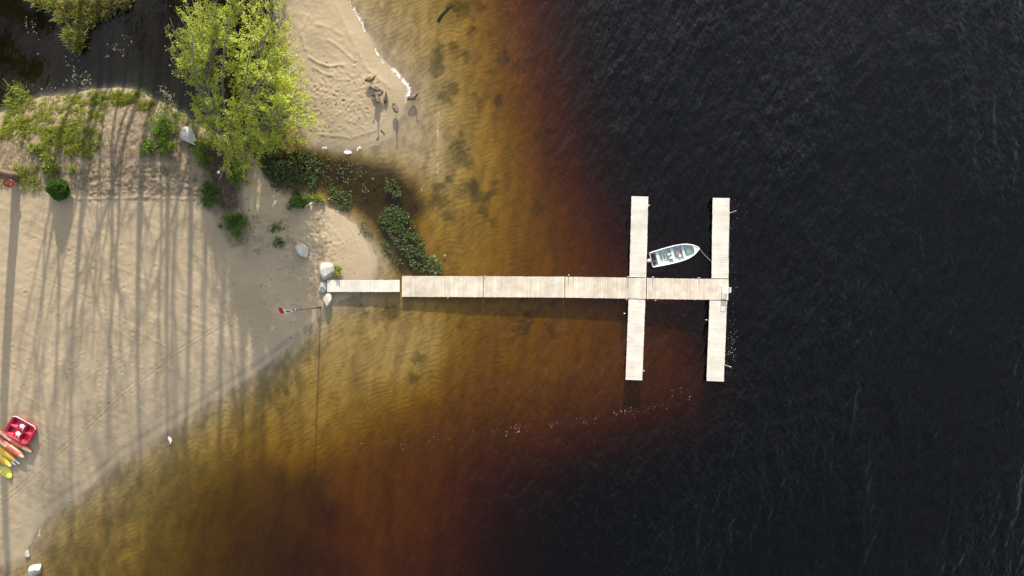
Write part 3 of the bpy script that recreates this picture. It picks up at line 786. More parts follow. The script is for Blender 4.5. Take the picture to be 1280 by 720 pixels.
# ------------------------------------------------------------------ boulders
def boulder(px, py, wpx, hpx, ht, rot, mat, label, seed, sink=.25, cuts=11, flat=.8, name='boulder'):
    rr = np.random.default_rng(seed)
    g = G(px, py)
    c = P(px, py, g.z + ht * .5)
    sx = 1.12 * wpx / F * (H - g.z) / 2; sy = 1.12 * hpx / F * (H - g.z) / 2
    bm = bmesh.new(); bmesh.ops.create_icosphere(bm, subdivisions=4, radius=1.0)
    dirs = [Vector(rr.normal(size=3)).normalized() for _ in range(cuts)] + [Vector((0, 0, 1))]
    lim = [rr.uniform(.46, .80) for _ in range(cuts)] + [flat]
    for v in bm.verts:
        p = v.co.copy() * 1.06
        for dv, l_ in zip(dirs, lim):
            k = p.dot(dv)
            if k > l_: p -= dv * ((k - l_) * .92)
        q = v.co
        nse = float(fbm(np.array([q.x * 2 + q.z * 1.7 + seed]), np.array([q.y * 2 - q.z * 1.3]), seed, 3)[0])
        v.co = p * (1 + nse * .10)
    me = bpy.data.meshes.new(name)
    for v in bm.verts:
        v.co = Vector((v.co.x * sx, v.co.y * sy, v.co.z * ht * .62 + ht * .38))
    bm.to_mesh(me); bm.free()
    me.polygons.foreach_set('use_smooth', np.zeros(len(me.polygons), bool)); me.materials.append(mat)
    o = put(bpy.data.objects.new(name, me)); o.location = (c.x, c.y, g.z - ht * sink * .2); o.rotation_euler = (0, 0, math.radians(rot))
    return tag(o, label, 'boulder' if name == 'boulder' else 'stone', 'boulders along the shore')


boulder(235, 170, 19, 27, 1.0, 28, M_rock, 'large grey boulder in the bushes at the pond edge', 11)
boulder(378, 312, 15, 20, .95, 12, M_rock, 'tall grey boulder alone on the sand uphill of the dock', 12)
boulder(410.5, 338, 20, 23, .70, 4, M_rock2, 'large cream boulder beside the upper corner of the gangway', 13, flat=.72)
boulder(403.5, 357.5, 10, 15, .42, -14, M_rock2, 'smallest cream boulder at the end of the gangway', 14, flat=.8)
boulder(409, 374.5, 14, 17, .75, -8, M_rock2, 'cream boulder beside the lower corner of the gangway, at the flagpole foot', 15, flat=.75)
boulder(44, 713, 15, 17, .80, -35, M_rock2, 'white topped boulder at the water edge in the bottom corner', 16)
boulder(33.5, 693, 6.5, 12, .22, 8, M_rock2, 'small white stone lying on the waterline above the corner boulder', 17, name='shore_stone')


# ------------------------------------------------------------------ flagpole with a flag
MAPLE = [(0, .46), (.075, .30), (.16, .345), (.12, .10), (.235, .22), (.255, .155), (.40, .18), (.355, .06), (.43, .02), (.20, -.17), (.225, -.25), (.02, -.22), (.02, -.44)]
MAPLE = [(x * .78, y * .78) for x, y in MAPLE]
MAPLE = MAPLE + [(-x, y) for x, y in MAPLE[::-1]]
def flagpole():
    g = G(400.7, 384.2)
    t = empty('flagpole', g)
    tag(t, 'slim dark flagpole standing by the boulder at the gangway', 'flagpole')
    mb = MB(); mb.tube([(0, 0, -.3), (0, 0, 3), (0, 0, 7.15)], [.08, .07, .055], 10)
    mb.build('pole', M_pole, t)
    MB().lathe([(.01, 0), (.05, .02), (.062, .06), (.045, .10), (.005, .12)], 12, (0, 0, 7.15)).build('finial', M_steel, t)
    MB().tube([(.07, 0, 1.2), (.06, .01, 4), (.05, 0, 7.05)], .006, 5).build('halyard', M_white, t)
    nu, nv = 72, 36; Lf, Hf = 1.62, .74
    V, Fs, mi = [], [], []
    for i in range(nu + 1):
        for j in range(nv + 1):
            s, q = i / nu, j / nv
            y = .09 * math.sin(s * 7.5 + q * 1.1) * s ** .6 + .10 * s + (.38 * s + .10) * (q - 1) * min(1, s * 4)
            x = -.04 - Lf * s * (.95 - .05 * q)
            z = 6.18 + Hf * q - .28 * s * s - .05 * math.sin(s * 4)
            V.append((x, y, z))
    us = (np.arange(nu) + .5) / nu; vs = (np.arange(nv) + .5) / nv
    UU, VV = np.meshgrid(us, vs, indexing='ij')
    leaf = inside((UU - .5) * Lf / Hf, VV - .5, MAPLE)
    for i in range(nu):
        for j in range(nv):
            a = i * (nv + 1) + j
            Fs.append((a, a + 1, a + nv + 2, a + nv + 1))
            mi.append(0 if (UU[i, j] < .25 or UU[i, j] > .75 or leaf[i, j]) else 1)
    mb = MB(); mb.v = V; mb.f = Fs; mb.m = mi; mb.sm = [True] * len(Fs)
    o = mb.build('flag', [M_flagred, M_flagwhite], t, fix=False)
    sol = o.modifiers.new('thick', 'SOLIDIFY'); sol.thickness = .006
    o['label'] = 'red and white maple leaf flag blowing towards the beach'
flagpole()


# ------------------------------------------------------------------ pedal boat, kayaks and board at the left edge
def pedal_boat():
    z = gz(27, 538)
    c = P(27, 537.5, z + .35)
    t = empty('pedal_boat', (c.x, c.y, z), math.radians(-29))
    tag(t, 'red four seat pedal boat pulled up on the sand', 'pedal boat')
    Lx, Ly = 2.25, 1.72
    nu, nv = 90, 70
    xs = np.linspace(-Lx / 2, Lx / 2, nu); ys = np.linspace(-Ly / 2, Ly / 2, nv)
    XX, YY = np.meshgrid(xs, ys, indexing='ij')
    # squash the grid into a rounded rectangle
    r = .36
    qx = np.clip(np.abs(XX) - (Lx / 2 - r), 0, None); qy = np.clip(np.abs(YY) - (Ly / 2 - r), 0, None)
    dd = np.hypot(qx, qy); mxx = np.maximum(qx, qy); k = np.where(dd > 1e-6, mxx / np.maximum(dd, 1e-6), 1)
    XX = np.sign(XX) * (np.abs(XX) - qx + qx * k); YY = np.sign(YY) * (np.abs(YY) - qy + qy * k)
    ed = np.minimum(np.minimum(Lx / 2 - np.abs(xs)[:, None] + 0 * YY, Ly / 2 - np.abs(ys)[None, :] + 0 * XX), 1)
    ZZ = .50 + .06 * smooth01(1 - ed / .10)
    def well(cx, cy, wx, wy, dep):
        q = np.minimum(wx / 2 - np.abs(XX - cx), wy / 2 - np.abs(YY - cy))
        return -dep * smooth01(q / .07 + .2)
    ZZ = ZZ + well(-.66, .38, .56, .58, .18) + well(-.66, -.38, .56, .58, .18) + well(.62, .38, .62, .58, .20) + well(.62, -.38, .62, .58, .20) + well(.0, .38, .44, .54, .12) + well(.0, -.38, .44, .54, .12)
    ZZ = ZZ + well(-.86, .38, .2, .5, .16) + well(-.86, -.38, .2, .5, .16) + well(.42, .38, .2, .5, .14) + well(.42, -.38, .2, .5, .14)
    V = np.stack([XX, YY, ZZ], -1).reshape(-1, 3)
    id_ = np.arange(nu * nv).reshape(nu, nv)
    Q = np.stack([id_[:-1, :-1], id_[1:, :-1], id_[1:, 1:], id_[:-1, 1:]], -1).reshape(-1, 4).tolist()
    ring = list(id_[:, 0]) + list(id_[-1, 1:]) + list(id_[::-1, -1][1:]) + list(id_[0, ::-1][1:-1])
    mb = MB(); mb.add(V, Q, 0, True)
    b0 = [V[i] for i in ring]
    n = len(b0)
    lv = [[(p[0] * s_, p[1] * s_, z_) for p in b0] for s_, z_ in ((1.0, .56), (1.03, .53), (1.03, .47), (.99, .42), (.92, .10), (.80, .0))]
    mb.rings(lv, 0, True, cap=False); mb.add(lv[-1], [tuple(range(n))])
    mb.build('hull', M_red, t)
    mb = MB()
    pts = [(b0[i][0] * 1.025, b0[i][1] * 1.025, .535) for i in range(0, n, 2)]
    mb.tube([p for p in pts if p[1] > Ly * .40], .035, 6)
    mb.build('rim_strip', M_white, t)
    for s in (-1, 1):
        mb = MB()
        mb.rings([[(-.05 + .20 * a_ * math.cos(q * math.pi / 8), s * .36 + .19 * a_ * math.sin(q * math.pi / 8), z_) for q in range(16)] for a_, z_ in ((.9, .40), (1, .44), (1, .52), (.8, .56), (.2, .54))])
        mb.rings([[(.14 + dx, s * .36 + .20 * a_ * (-1 + 2 * q / 7), z_) for q in range(8)] + [(.20 + dx, s * .36 + .20 * a_ * (1 - 2 * q / 7), z_) for q in range(8)] for dx, a_, z_ in ((0, .9, .46), (.04, 1, .60), (.07, .95, .72), (.09, .7, .77))])
        mb.build('seat', M_white, t)
    MB().tube([(-.5, 0, .50), (-.42, 0, .66), (-.40, -.12, .68)], .02, 6).tube([(-.42, 0, .66), (-.40, .12, .68)], .02, 6).build('steering_handle', M_black, t)
    for s in (-1, 1):
        MB().box((-.78, s * .38, .36), (.10, .34, .05)).tube([(-.78, s * .38 - .2, .37), (-.78, s * .38 + .2, .37)], .015, 6).build('pedal', M_black, t)
pedal_boat()


def kayak(name, tip, back, L, beam, ht, mats, label, cat, group=None, cockpit=True, blunt=.5, z0=0.0, paddle=False):
    """tip: the bow's photo pixel, back: a pixel further along its axis"""
    z = gz(max(tip[0], 4), tip[1])
    a = P(*tip, z + z0 + ht * .7); b = P(*back, z + z0 + ht * .7)
    d = (b - a).normalized(); c = a + d * (L / 2)
    t = empty(name, (c.x, c.y, z + z0 - .02), math.atan2(-d.y, -d.x))
    tag(t, label, cat, group)
    st = np.linspace(-1, 1, 25); rs = []; n = 20
    for s in st:
        w_ = beam / 2 * max(1 - abs(s) ** (2.0 / blunt), 0) ** (.62) + .012
        rk = .10 * abs(s) ** 3
        hh = ht * (.62 + .25 * abs(s) ** 2) * (1 if abs(s) < .97 else .8)
        r_ = []
        for k in range(n):
            q = 2 * math.pi * k / n; cq, sq = math.cos(q), math.sin(q)
            y = w_ * math.copysign(abs(cq) ** .8, cq)
            zz = rk + hh * .45 + (hh * .5 * sq if sq > 0 else hh * .45 * sq)
            if cockpit:                                        # lying bottom up: a rounded hull with a shallow keel
                zz = (ht - .03 - rk * .9) * max(sq, -.12) ** 1 if sq > 0 else .05 + .05 * sq
                zz = zz * (.80 + .20 * (1 - abs(s) ** 2)) + .10 + (.025 if sq > .97 else 0)
            r_.append((s * L / 2, y, zz))
        rs.append(r_)
    mb = MB(); mb.rings(rs, 0, True)
    for i, f in enumerate(mb.f):
        m_ = np.mean([mb.v[k][2] for k in f]); xx = np.mean([mb.v[k][0] for k in f])
        yy = abs(np.mean([mb.v[k][1] for k in f])) / beam
        if len(mats) > 1 and m_ > ht * .5 and yy < .20 and (math.sin(xx * 2.3 + L) > -.1): mb.m[i] = 1  # cream streaks along the ridge, painted for highlights and wear
        if len(mats) > 2 and m_ > ht * .4 and yy > .28 and math.sin(xx * 1.7) > .2: mb.m[i] = 2
    mb.build('hull', mats, t)
    if cockpit:
        m_ = MB()
        for y in (-.16, .16):
            m_.tube([(-L * .3, y * beam, ht * .93), (L * .05, y * beam, ht * .99), (L * .3, y * beam, ht * .93)], .018, 5)
        m_.build('keel_rail', mats[0], t)
        MB().tube([(L * .488, -.03, .20), (L * .505, 0, .19), (L * .488, .03, .20)], .012, 5).build('handle', M_black, t)
    else:
        m_ = MB()
        for x in np.linspace(-L * .3, L * .28, 6):
            m_.box((x, 0, ht * .90), (.06, beam * .5, .012))
        m_.build('deck_pad', M_grey, t)
    return t


GK = 'kayaks on the sand by the pedal boat'
kayak('kayak', (39, 565.5), (0, 540), 3.6, .62, .42, [M_redk, M_cream], 'faded red upturned kayak with a pointed bow, next to the pedal boat', 'kayak', GK, blunt=.95, z0=.10)
kayak('kayak', (29.5, 572.5), (0, 551), 3.4, .66, .42, [M_redk, M_cream, M_cream], 'red and cream upturned kayak with a rounded bow, second from the pedal boat', 'kayak', GK, blunt=.8, z0=.10)
kayak('kayak', (19.5, 577), (0, 561.5), 3.2, .58, .40, [M_yel, M_cream], 'slim orange yellow upturned kayak beside the red kayaks', 'kayak', GK, blunt=.85)
kayak('kayak', (13.5, 584), (-8, 566), 3.2, .66, .42, [M_yel, M_cream, M_lemon], 'wide golden yellow upturned kayak between the slim kayak and the lemon board', 'kayak', GK, blunt=.7)
kayak('paddle_board', (14.5, 597.5), (-8, 577), 3.0, .86, .24, [M_lemon], 'lemon yellow paddle board, lowest of the boats at the left edge', 'paddle board', None, cockpit=False, blunt=.55)
for k, (a, b, lab) in enumerate((((19.5, 581.2), (2, 567), 'white kayak paddle poking out right against the golden kayak'), ((24.5, 580), (6, 565), 'white kayak paddle with its blade farthest out on the sand'))):
    z = gz(a[0], a[1]) + .16
    p, q = P(*a, z), P(*b, z + .30); d = (q - p).normalized()
    t = empty('kayak_paddle', p); tag(t, lab, 'paddle', 'paddles among the kayaks')
    mb = MB(); w3 = Vector((-d.y, d.x, 0)) * .085
    pts = [Vector((0, 0, 0)) - w3 * .5, d * .16 - w3, d * .40 - w3 * .8, d * .52, d * .40 + w3 * .8, d * .16 + w3, w3 * .5]
    n = len(pts); up = Vector((0, 0, .012))
    mb.add([x + up for x in pts] + [x - up for x in pts], [tuple(range(n)), tuple(range(2 * n - 1, n - 1, -1))] + [(i, (i + 1) % n, (i + 1) % n + n, i + n) for i in range(n)])
    mb.build('blade', M_white, t)
    MB().tube([d * .48, d * 1.6], .016, 8).build('shaft', M_white, t)


# ------------------------------------------------------------------ geese and the gull
def bird_mat(name, cols):
    m, nt, b, out = new_mat(name)
    a = N(nt, 'ShaderNodeVertexColor'); a.layer_name = 'plumage'
    nt.links.new(a.outputs['Color'], b.inputs['Base Color']); b.inputs['Roughness'].default_value = .8
    return m
M_bird = bird_mat('plumage', None)


def bird(name, px, py, heading, label, group, pose='stand', size=1.0, gull=False, z=None):
    """heading in degrees: direction the bird faces, 0 = right in the photo, 90 = up"""
    zz = gz(px, py) if z is None else z
    zz = max(zz, -.06)
    leg = {'stand': .24, 'sit': .02, 'alert': .26, 'graze': .24}[pose]
    c = P(px, py, zz + (leg + .15) * size)
    # body profile: (x, z, half width, half height)
    body = [(-.46, .17, .012, .008), (-.40, .165, .06, .025), (-.30, .155, .105, .065), (-.18, .145, .150, .115), (-.02, .14, .172, .145), (.12, .15, .160, .150), (.23, .185, .115, .130)]
    if pose == 'graze':
        neck = [(.32, .20, .062, .075), (.42, .15, .042, .045), (.50, .04, .036, .036), (.55, -.07, .034, .034), (.58, -.15, .042, .045), (.63, -.19, .034, .036), (.69, -.22, .016, .014), (.73, -.235, .008, .006)]
    elif pose == 'alert':
        neck = [(.28, .27, .070, .080), (.315, .38, .044, .044), (.325, .50, .037, .037), (.33, .60, .036, .036), (.345, .66, .045, .046), (.40, .685, .038, .040), (.46, .675, .018, .016), (.505, .667, .008, .006)]
    else:
        neck = [(.29, .25, .068, .078), (.345, .34, .044, .045), (.38, .43, .037, .037), (.40, .50, .036, .036), (.43, .545, .044, .045), (.49, .555, .037, .039), (.55, .54, .018, .016), (.595, .53, .008, .006)]
    sp = body + neck
    pts = [Vector((a, 0, b)) for a, b, _, _ in sp]
    n = 14; rs = []; cols = []
    for i, (a, b, w_, h_) in enumerate(sp):
        tv = (pts[min(i + 1, len(pts) - 1)] - pts[max(i - 1, 0)]).normalized()
        nv = Vector((-tv.z, 0, tv.x))
        r_ = []
        for k in range(n):
            q = 2 * math.pi * k / n
            p = pts[i] + Vector((0, w_ * 1.28 * math.cos(q), 0)) + nv * (h_ * 1.12 * math.sin(q))
            r_.append(p)
            up = math.sin(q)
            if gull:
                col = (.80, .80, .79)
                if .5 < i < 5 and up > .3: col = (.60, .62, .64)
                if i == 0: col = (.75, .75, .75)
                if i >= len(sp) - 2: col = (.55, .35, .05)
            else:
                if i <= 1: col = (.018, .016, .014)
                elif i == 2: col = (.60, .57, .52) if up < .2 else (.05, .04, .034)
                elif i <= 6: col = (.150, .115, .082) if up > -.25 else (.34, .29, .23)
                elif i == 7: col = (.16, .13, .10)
                else: col = (.014, .013, .013)
                if i == len(sp) - 4 and up < .2: col = (.62, .60, .57)
            cols.append(col)
        rs.append(r_)
    mb = MB(); mb.rings(rs, 0, True)
    # folded wings: shallow shells over the flanks
    for s in (-1, 1):
        wr = []
        for (x, z_, w_, h_) in ((.17, .17, .02, .05), (.08, .175, .028, .085), (-.08, .185, .030, .085), (-.24, .19, .024, .055), (-.38, .19, .012, .02), (-.44, .188, .004, .006)):
            yw = float(np.interp(x, [b_[0] for b_ in body], [b_[2] for b_ in body]))
            wr.append([(x, s * (yw * 1.12 + w_ * math.cos(2 * math.pi * k / 8)), z_ + h_ * math.sin(2 * math.pi * k / 8)) for k in range(8)])
            cols += [((.62, .64, .66) if gull else (.120, .092, .066)) if x > -.30 else (.02, .018, .016)] * 8
        mb.rings(wr, 0, True)
    if leg > .1:
        for s in (-1, 1):
            lp = [(-.01, s * .075, .05), (.0, s * .078, -.02), (-.02, s * .078, -leg * .45), (.01, s * .078, -leg + .012)]
            V0 = len(mb.v); mb.tube(lp, [.035, .022, .013, .012], 6); cols += [(.02, .02, .02) if not gull else (.5, .35, .2)] * (len(mb.v) - V0)
            V0 = len(mb.v)
            mb.add([(-.02, s * .078, -leg + .014), (.11, s * .078 - .05, -leg + .006), (.13, s * .078, -leg + .006), (.11, s * .078 + .05, -leg + .006), (.0, s * .078, -leg + .03)], [(0, 1, 2, 3), (0, 4, 1), (1, 4, 2), (2, 4, 3), (3, 4, 0)])
            cols += [(.02, .02, .02) if not gull else (.5, .35, .2)] * (len(mb.v) - V0)
    o = mb.build(name, M_bird)
    ca = o.data.color_attributes.new('plumage', 'FLOAT_COLOR', 'POINT')
    ca.data.foreach_set('color', np.array([(*c_, 1) for c_ in cols], np.float32).ravel())
    ss = o.modifiers.new('soft', 'SUBSURF'); ss.levels = ss.render_levels = 1
    o.location = (c.x, c.y, zz + leg * size * 1.1); o.rotation_euler = (0, 0, math.radians(heading)); o.scale = (size * 1.1,) * 3
    tag(o, label, 'gull' if gull else 'goose', group)
    return o


GG = 'geese on the sand spit'
bird('goose', 463, 99.5, 15, 'brown goose standing farthest from the water, at the top of the flock', GG, 'stand')
bird('goose', 470.5, 112, 160, 'brown goose in the close huddle, its upper bird', GG, 'graze', .92)
bird('goose', 473.5, 117.8, 205, 'brown goose in the close huddle, its middle bird', GG, 'stand', .95)
bird('goose', 471.5, 123.5, 285, 'brown goose stretching its neck up at the lower end of the huddle', GG, 'alert', 1.0)
bird('goose', 482.3, 123.3, 80, 'round brown goose sitting on the sand by itself beside the huddle', GG, 'sit', .85)
bird('goose', 494.5, 136, 292, 'brown goose with a pale belly standing lowest on the spit', GG, 'alert', 1.05)
bird('goose', 515.8, 122.2, 20, 'brown goose wading in the edge of the water past the foam', GG, 'stand', 1.0)
bird('gull', 212.7, 549.3, 300, 'small white gull standing at the waterline of the beach', None, 'stand', .62, gull=True)


# ------------------------------------------------------------------ leaves, crowns and plants
def sprays(cen, long_, wid, ln, wd):
    """pointed leaf quads: centres, unit long axes, unit width axes, lengths, widths"""
    ln = ln[:, None]; wd = wd[:, None]
    a = cen - long_ * ln / 2; b = cen + wid * wd / 2 + long_ * ln * .08; c = cen + long_ * ln / 2; d = cen - wid * wd / 2 + long_ * ln * .08
    V = np.stack([a, b, c, d], 1).reshape(-1, 3)
    return V, np.arange(len(V)).reshape(-1, 4)


def unit(a):
    return a / np.maximum(np.linalg.norm(a, axis=-1, keepdims=True), 1e-9)


def leaf_obj(name, cen, long_, ln, wd, mat, parent=None, r=R, flat=.3):
    cen = np.asarray(cen, float); long_ = unit(np.asarray(long_, float))
    rnd = unit(r.normal(size=cen.shape) + np.array([0, 0, 0]))
    w = unit(np.cross(long_, rnd * (1 - flat) + np.array([0, .45, .9]) * flat * 2))
    V, Q = sprays(cen, long_, w, np.asarray(ln, float), np.asarray(wd, float))
    o = bpy.data.objects.new(name, mesh_np(name, V, Q, mat))
    return put(o, parent)


def shrub(px, py, wpx, hpx, ht, n, mat, label, name='shrub', seed=1, leaf=.13, ragged=.35, cat='shrub'):
    """a dome of leaves on a few stems"""
    r = np.random.default_rng(seed)
    g = G(px, py); rx = wpx / F * H / 2; ry = hpx / F * H / 2
    c = P(px, py, g.z + ht * .5); c.z = g.z
    t = empty(name, c); tag(t, label, cat)
    k = 22
    th = r.uniform(0, 2 * math.pi, k); el = np.arccos(r.uniform(0.0, 1, k)); rad = r.uniform(.35, 1.25, k)
    cc = np.stack([np.cos(th) * np.sin(el) * rad * rx, np.sin(th) * np.sin(el) * rad * ry, (np.cos(el) * rad * .8 + .22) * ht], 1)
    cs = r.uniform(.12, .42, k) * min(rx, ry) * (1 + ragged)
    which = r.integers(0, k, n)
    off = unit(r.normal(size=(n, 3))) * (r.uniform(0, 1, (n, 1)) ** .6 * (1 + .9 * (r.uniform(0, 1, (n, 1)) > .85)))
    cen = cc[which] + off * cs[which][:, None]; cen[:, 2] = np.maximum(cen[:, 2], .04)
    lg = unit(off + unit(cen) * .8 + r.normal(size=(n, 3)) * .5)
    leaf_obj('foliage', cen, lg, r.uniform(.7, 1.3, n) * leaf, r.uniform(.45, .7, n) * leaf, mat, t, r, flat=.45)
    mb = MB()
    for i in range(0, k, 2):
        q = Vector(cc[i]); mb.tube([(0, 0, -.05), (q.x * .4, q.y * .4, q.z * .6), q], [.03, .02, .008], 5)
    mb.build('stem', M_bark, t)
    return t


shrub(203, 158, 34, 34, .9, 3600, M_leafb, 'bright green leafy bush to the left of the grey boulder', seed=21)
shrub(196, 184, 44, 18, .7, 2600, M_leafb, 'low spreading green bush below the grey boulder at the top of the beach', seed=22)
shrub(256, 187, 26, 36, 1.2, 2800, M_leafb, 'green bush to the right of the grey boulder under the tree', seed=23)
shrub(262, 239, 18, 38, .8, 2000, M_leafd, 'narrow dark green bush on the bare soil below the tree', seed=24)
shrub(292, 279, 32, 30, .9, 2800, M_leafd, 'round green bush standing alone in the sand below the tree', seed=25)
shrub(297, 216, 22, 34, 1.0, 1800, M_leafb, 'yellow green bush at the foot of the tree facing the spit', seed=26)
shrub(60, 203, 22, 18, .6, 1400, M_grass, 'yellow green tuft bush above the clipped cedar', seed=27, leaf=.17)
shrub(64, 212, 24, 9, .5, 800, M_grass, 'thin low yellow green bush right above the clipped cedar', seed=33, leaf=.17)
shrub(44, 187, 18, 12, .5, 800, M_leafb, 'small green bush on the bank above the yellow tuft', seed=28)
shrub(372, 252, 24, 16, .8, 1200, M_leafd, 'dark reedy bush on the creek bank at the tip of the sand', seed=29, leaf=.16)
shrub(395, 248, 28, 10, .5, 700, M_grass, 'pale reed clump beside the white sand at the creek', seed=34, leaf=.2)
shrub(422, 340, 10, 14, .5, 600, M_grass, 'small green weed tuft against the large cream boulder', seed=30)
shrub(348, 303, 13, 14, .4, 420, M_leafd, 'small weed tuft on the sand left of the tall boulder', seed=31, leaf=.11)
shrub(345, 284, 16, 12, .3, 300, M_leafd, 'sparse weed patch on the sand above the small tuft', seed=32, leaf=.11)
shrub(90, 212, 9, 8, .45, 300, M_grass, 'tiny grass tuft with a long shadow to the right of the clipped cedar', seed=35)


def cedar():
    r = np.random.default_rng(5)
    g = G(78.5, 237)
    t = empty('cedar', g); tag(t, 'clipped dark green cone shaped cedar at the top of the beach', 'cedar')
    n = 9000; ht = 2.1
    q = 1 - np.sqrt(r.uniform(0, 1, n)); th = r.uniform(0, 2 * math.pi, n)
    prof = .76 * np.clip(1 - q ** 1.5, 0, 1) ** .8 * (1 - .30 * np.clip(.15 - q, 0, 1) / .15)
    rad = prof * r.uniform(.62, 1.12, n) * (.84 + .5 * vnoise(th * 1.6 + 9, q * 4 + 3, 8)) * (1 + .08 * np.sin(th * 5 + q * 20))
    cen = np.stack([np.cos(th) * rad, np.sin(th) * rad, .12 + q * (ht - .12)], 1)
    lg = np.stack([np.cos(th), np.sin(th), np.full(n, .9)], 1) + r.normal(size=(n, 3)) * .35
    leaf_obj('foliage', cen, lg, r.uniform(.10, .19, n), r.uniform(.06, .10, n), M_cedar, t, r, flat=.7)
    MB().tube([(0, 0, -.1), (0, 0, 1.2), (0, 0, 2.4)], [.07, .045, .015], 7).build('trunk', M_bark2, t)
cedar()

CROWN = [(211, 62), (206, 30), (222, 8), (236, -12), (252, -34), (300, -44), (345, -34), (362, -8), (371, 30), (378, 70), (388, 100), (399, 132), (400, 160), (385, 182), (366, 190), (350, 180), (335, 190), (318, 203), (303, 228), (290, 218), (274, 196), (262, 170), (246, 142), (242, 122), (256, 112), (244, 96), (226, 90), (214, 78)]


def big_tree():
    r = np.random.default_rng(31)
    base_px = [(277, 193), (288, 190), (296, 193), (305, 188), (268, 186)]
    g0 = G(288, 191)
    t = empty('birch_tree', g0)
    tag(t, 'large multi stemmed tree in fresh yellow green leaf between pond and spit', 'tree')
    cen_px = np.array([308, 78.0])
    # leaf clumps inside the crown
    cl = []
    tries = 0
    while len(cl) < 265 and tries < 60000:
        tries += 1
        u = r.uniform(200, 402); v = r.uniform(-46, 230)
        if not inside(np.array([u]), np.array([v]), CROWN)[0]: continue
        if any(math.hypot(u - c[0], v - c[1]) < 7.2 for c in cl): continue
        ed = float(seg_dist(np.array([u]), np.array([v]), CROWN + [CROWN[0]])[0])
        hole = min(math.hypot(u - 275, v - 75) / 11, math.hypot(u - 322, v - 66) / 11, math.hypot(u - 258, v - 22) / 9, math.hypot(u - 352, v - 158) / 9, math.hypot(u - 262, v - 140) / 7, math.hypot(u - 330, v - 108) / 9)
        if hole < 1 or vnoise(np.array([u * .085]), np.array([v * .085]), 91)[0] < .24: continue
        dome = min(ed / 62, 1)
        h = 3.6 + 6.6 * dome ** .7 * r.uniform(.55, 1.0) + r.uniform(-.8, .8)
        if v > 175: h = r.uniform(2.2, 4.6)
        cl.append((u, v, h))
    C = np.array([tuple(P(u, v, h)) for u, v, h in cl]) - np.array(g0)
    # stems: each aims at one part of the crown
    tops = [(240, 40, 9.5), (268, 95, 9.0), (285, 20, 11.0), (320, 50, 11.5), (345, 90, 10.5), (318, 120, 10.0), (355, 140, 8.0), (295, 150, 8.0), (345, 10, 10.0), (275, -20, 9.5)]
    stems = []
    mb = MB()
    for i, (u, v, h) in enumerate(tops):
        bp = base_px[i % len(base_px)]
        b = np.array(G(bp[0], bp[1], -.2)) - np.array(g0) + np.append(r.normal(size=2) * .2, 0)
        e = np.array(P(u, v, h)) - np.array(g0)
        pts = []
        for s in np.linspace(0, 1, 14):
            p = b + (e - b) * np.array([s ** 1.15, s ** 1.15, 1 - (1 - s) ** 1.35])
            p = p + np.array([math.sin(s * 7 + i), math.cos(s * 6 + 2 * i), 0]) * .14 * s
            pts.append(p)
        r0 = r.uniform(.09, .15)
        mb.tube(pts, list(np.linspace(r0, .025, 14)), 7)
        stems.append(np.array(pts))
    AP = np.concatenate([s[4:] for s in stems]); AR = np.concatenate([np.linspace(.075, .025, len(s) - 4) for s in stems])
    cen, lg, wh = [], [], []
    for c in C:
        d = np.linalg.norm(AP - c, axis=1) + np.where(AP[:, 2] > c[2] - .3, 3.0, 0) + np.abs((c[2] - AP[:, 2]) - .55 * np.linalg.norm((AP - c)[:, :2], axis=1)) * .5
        j = int(np.argmin(d)); a = AP[j]
        L = np.linalg.norm(c - a)
        mid = (a + c) / 2 + np.array([0, 0, -.10 * L]) + r.normal(size=3) * .10
        q3 = a * .2 + c * .8 + r.normal(size=3) * .08
        tip = c + (c - a) / max(L, .1) * .35
        rr = min(.012 + .011 * L, AR[j])
        mb.tube([a, mid, q3, tip], [rr, rr * .75, rr * .45, .006], 5)
        out = unit((c - a) + np.array([0, 0, .3 * L]) + r.normal(size=3) * .25)
        k = 8
        for b in range(k):                              # twigs with leaves along them
            s = r.uniform(.45, 1.0); o0 = a + (c - a) * s if L > .8 else c - out * .3
            dr = unit(out * .9 + unit(r.normal(size=3)) * .85)
            tl = r.uniform(.45, .95)
            tw = o0 + dr * tl
            mb.tube([o0, o0 + dr * tl * .5 + r.normal(size=3) * .03, tw], [.011, .008, .004], 3, cap=False)
            m = int(r.integers(12, 22))
            ss = r.uniform(.05, 1.10, m)
            pp = o0 + dr * tl * ss[:, None] + r.normal(size=(m, 3)) * .085
            cen.append(pp); lg.append(dr * .8 + r.normal(size=(m, 3)) * .6)
    cen = np.concatenate(cen); lg = np.concatenate(lg); n = len(cen)
    mb.build('trunk', M_bark, t)
    leaf_obj('crown', cen, lg, r.uniform(.10, .19, n), r.uniform(.07, .125, n), M_leaf, t, r, flat=.75)
    print('leaves', n)
big_tree()


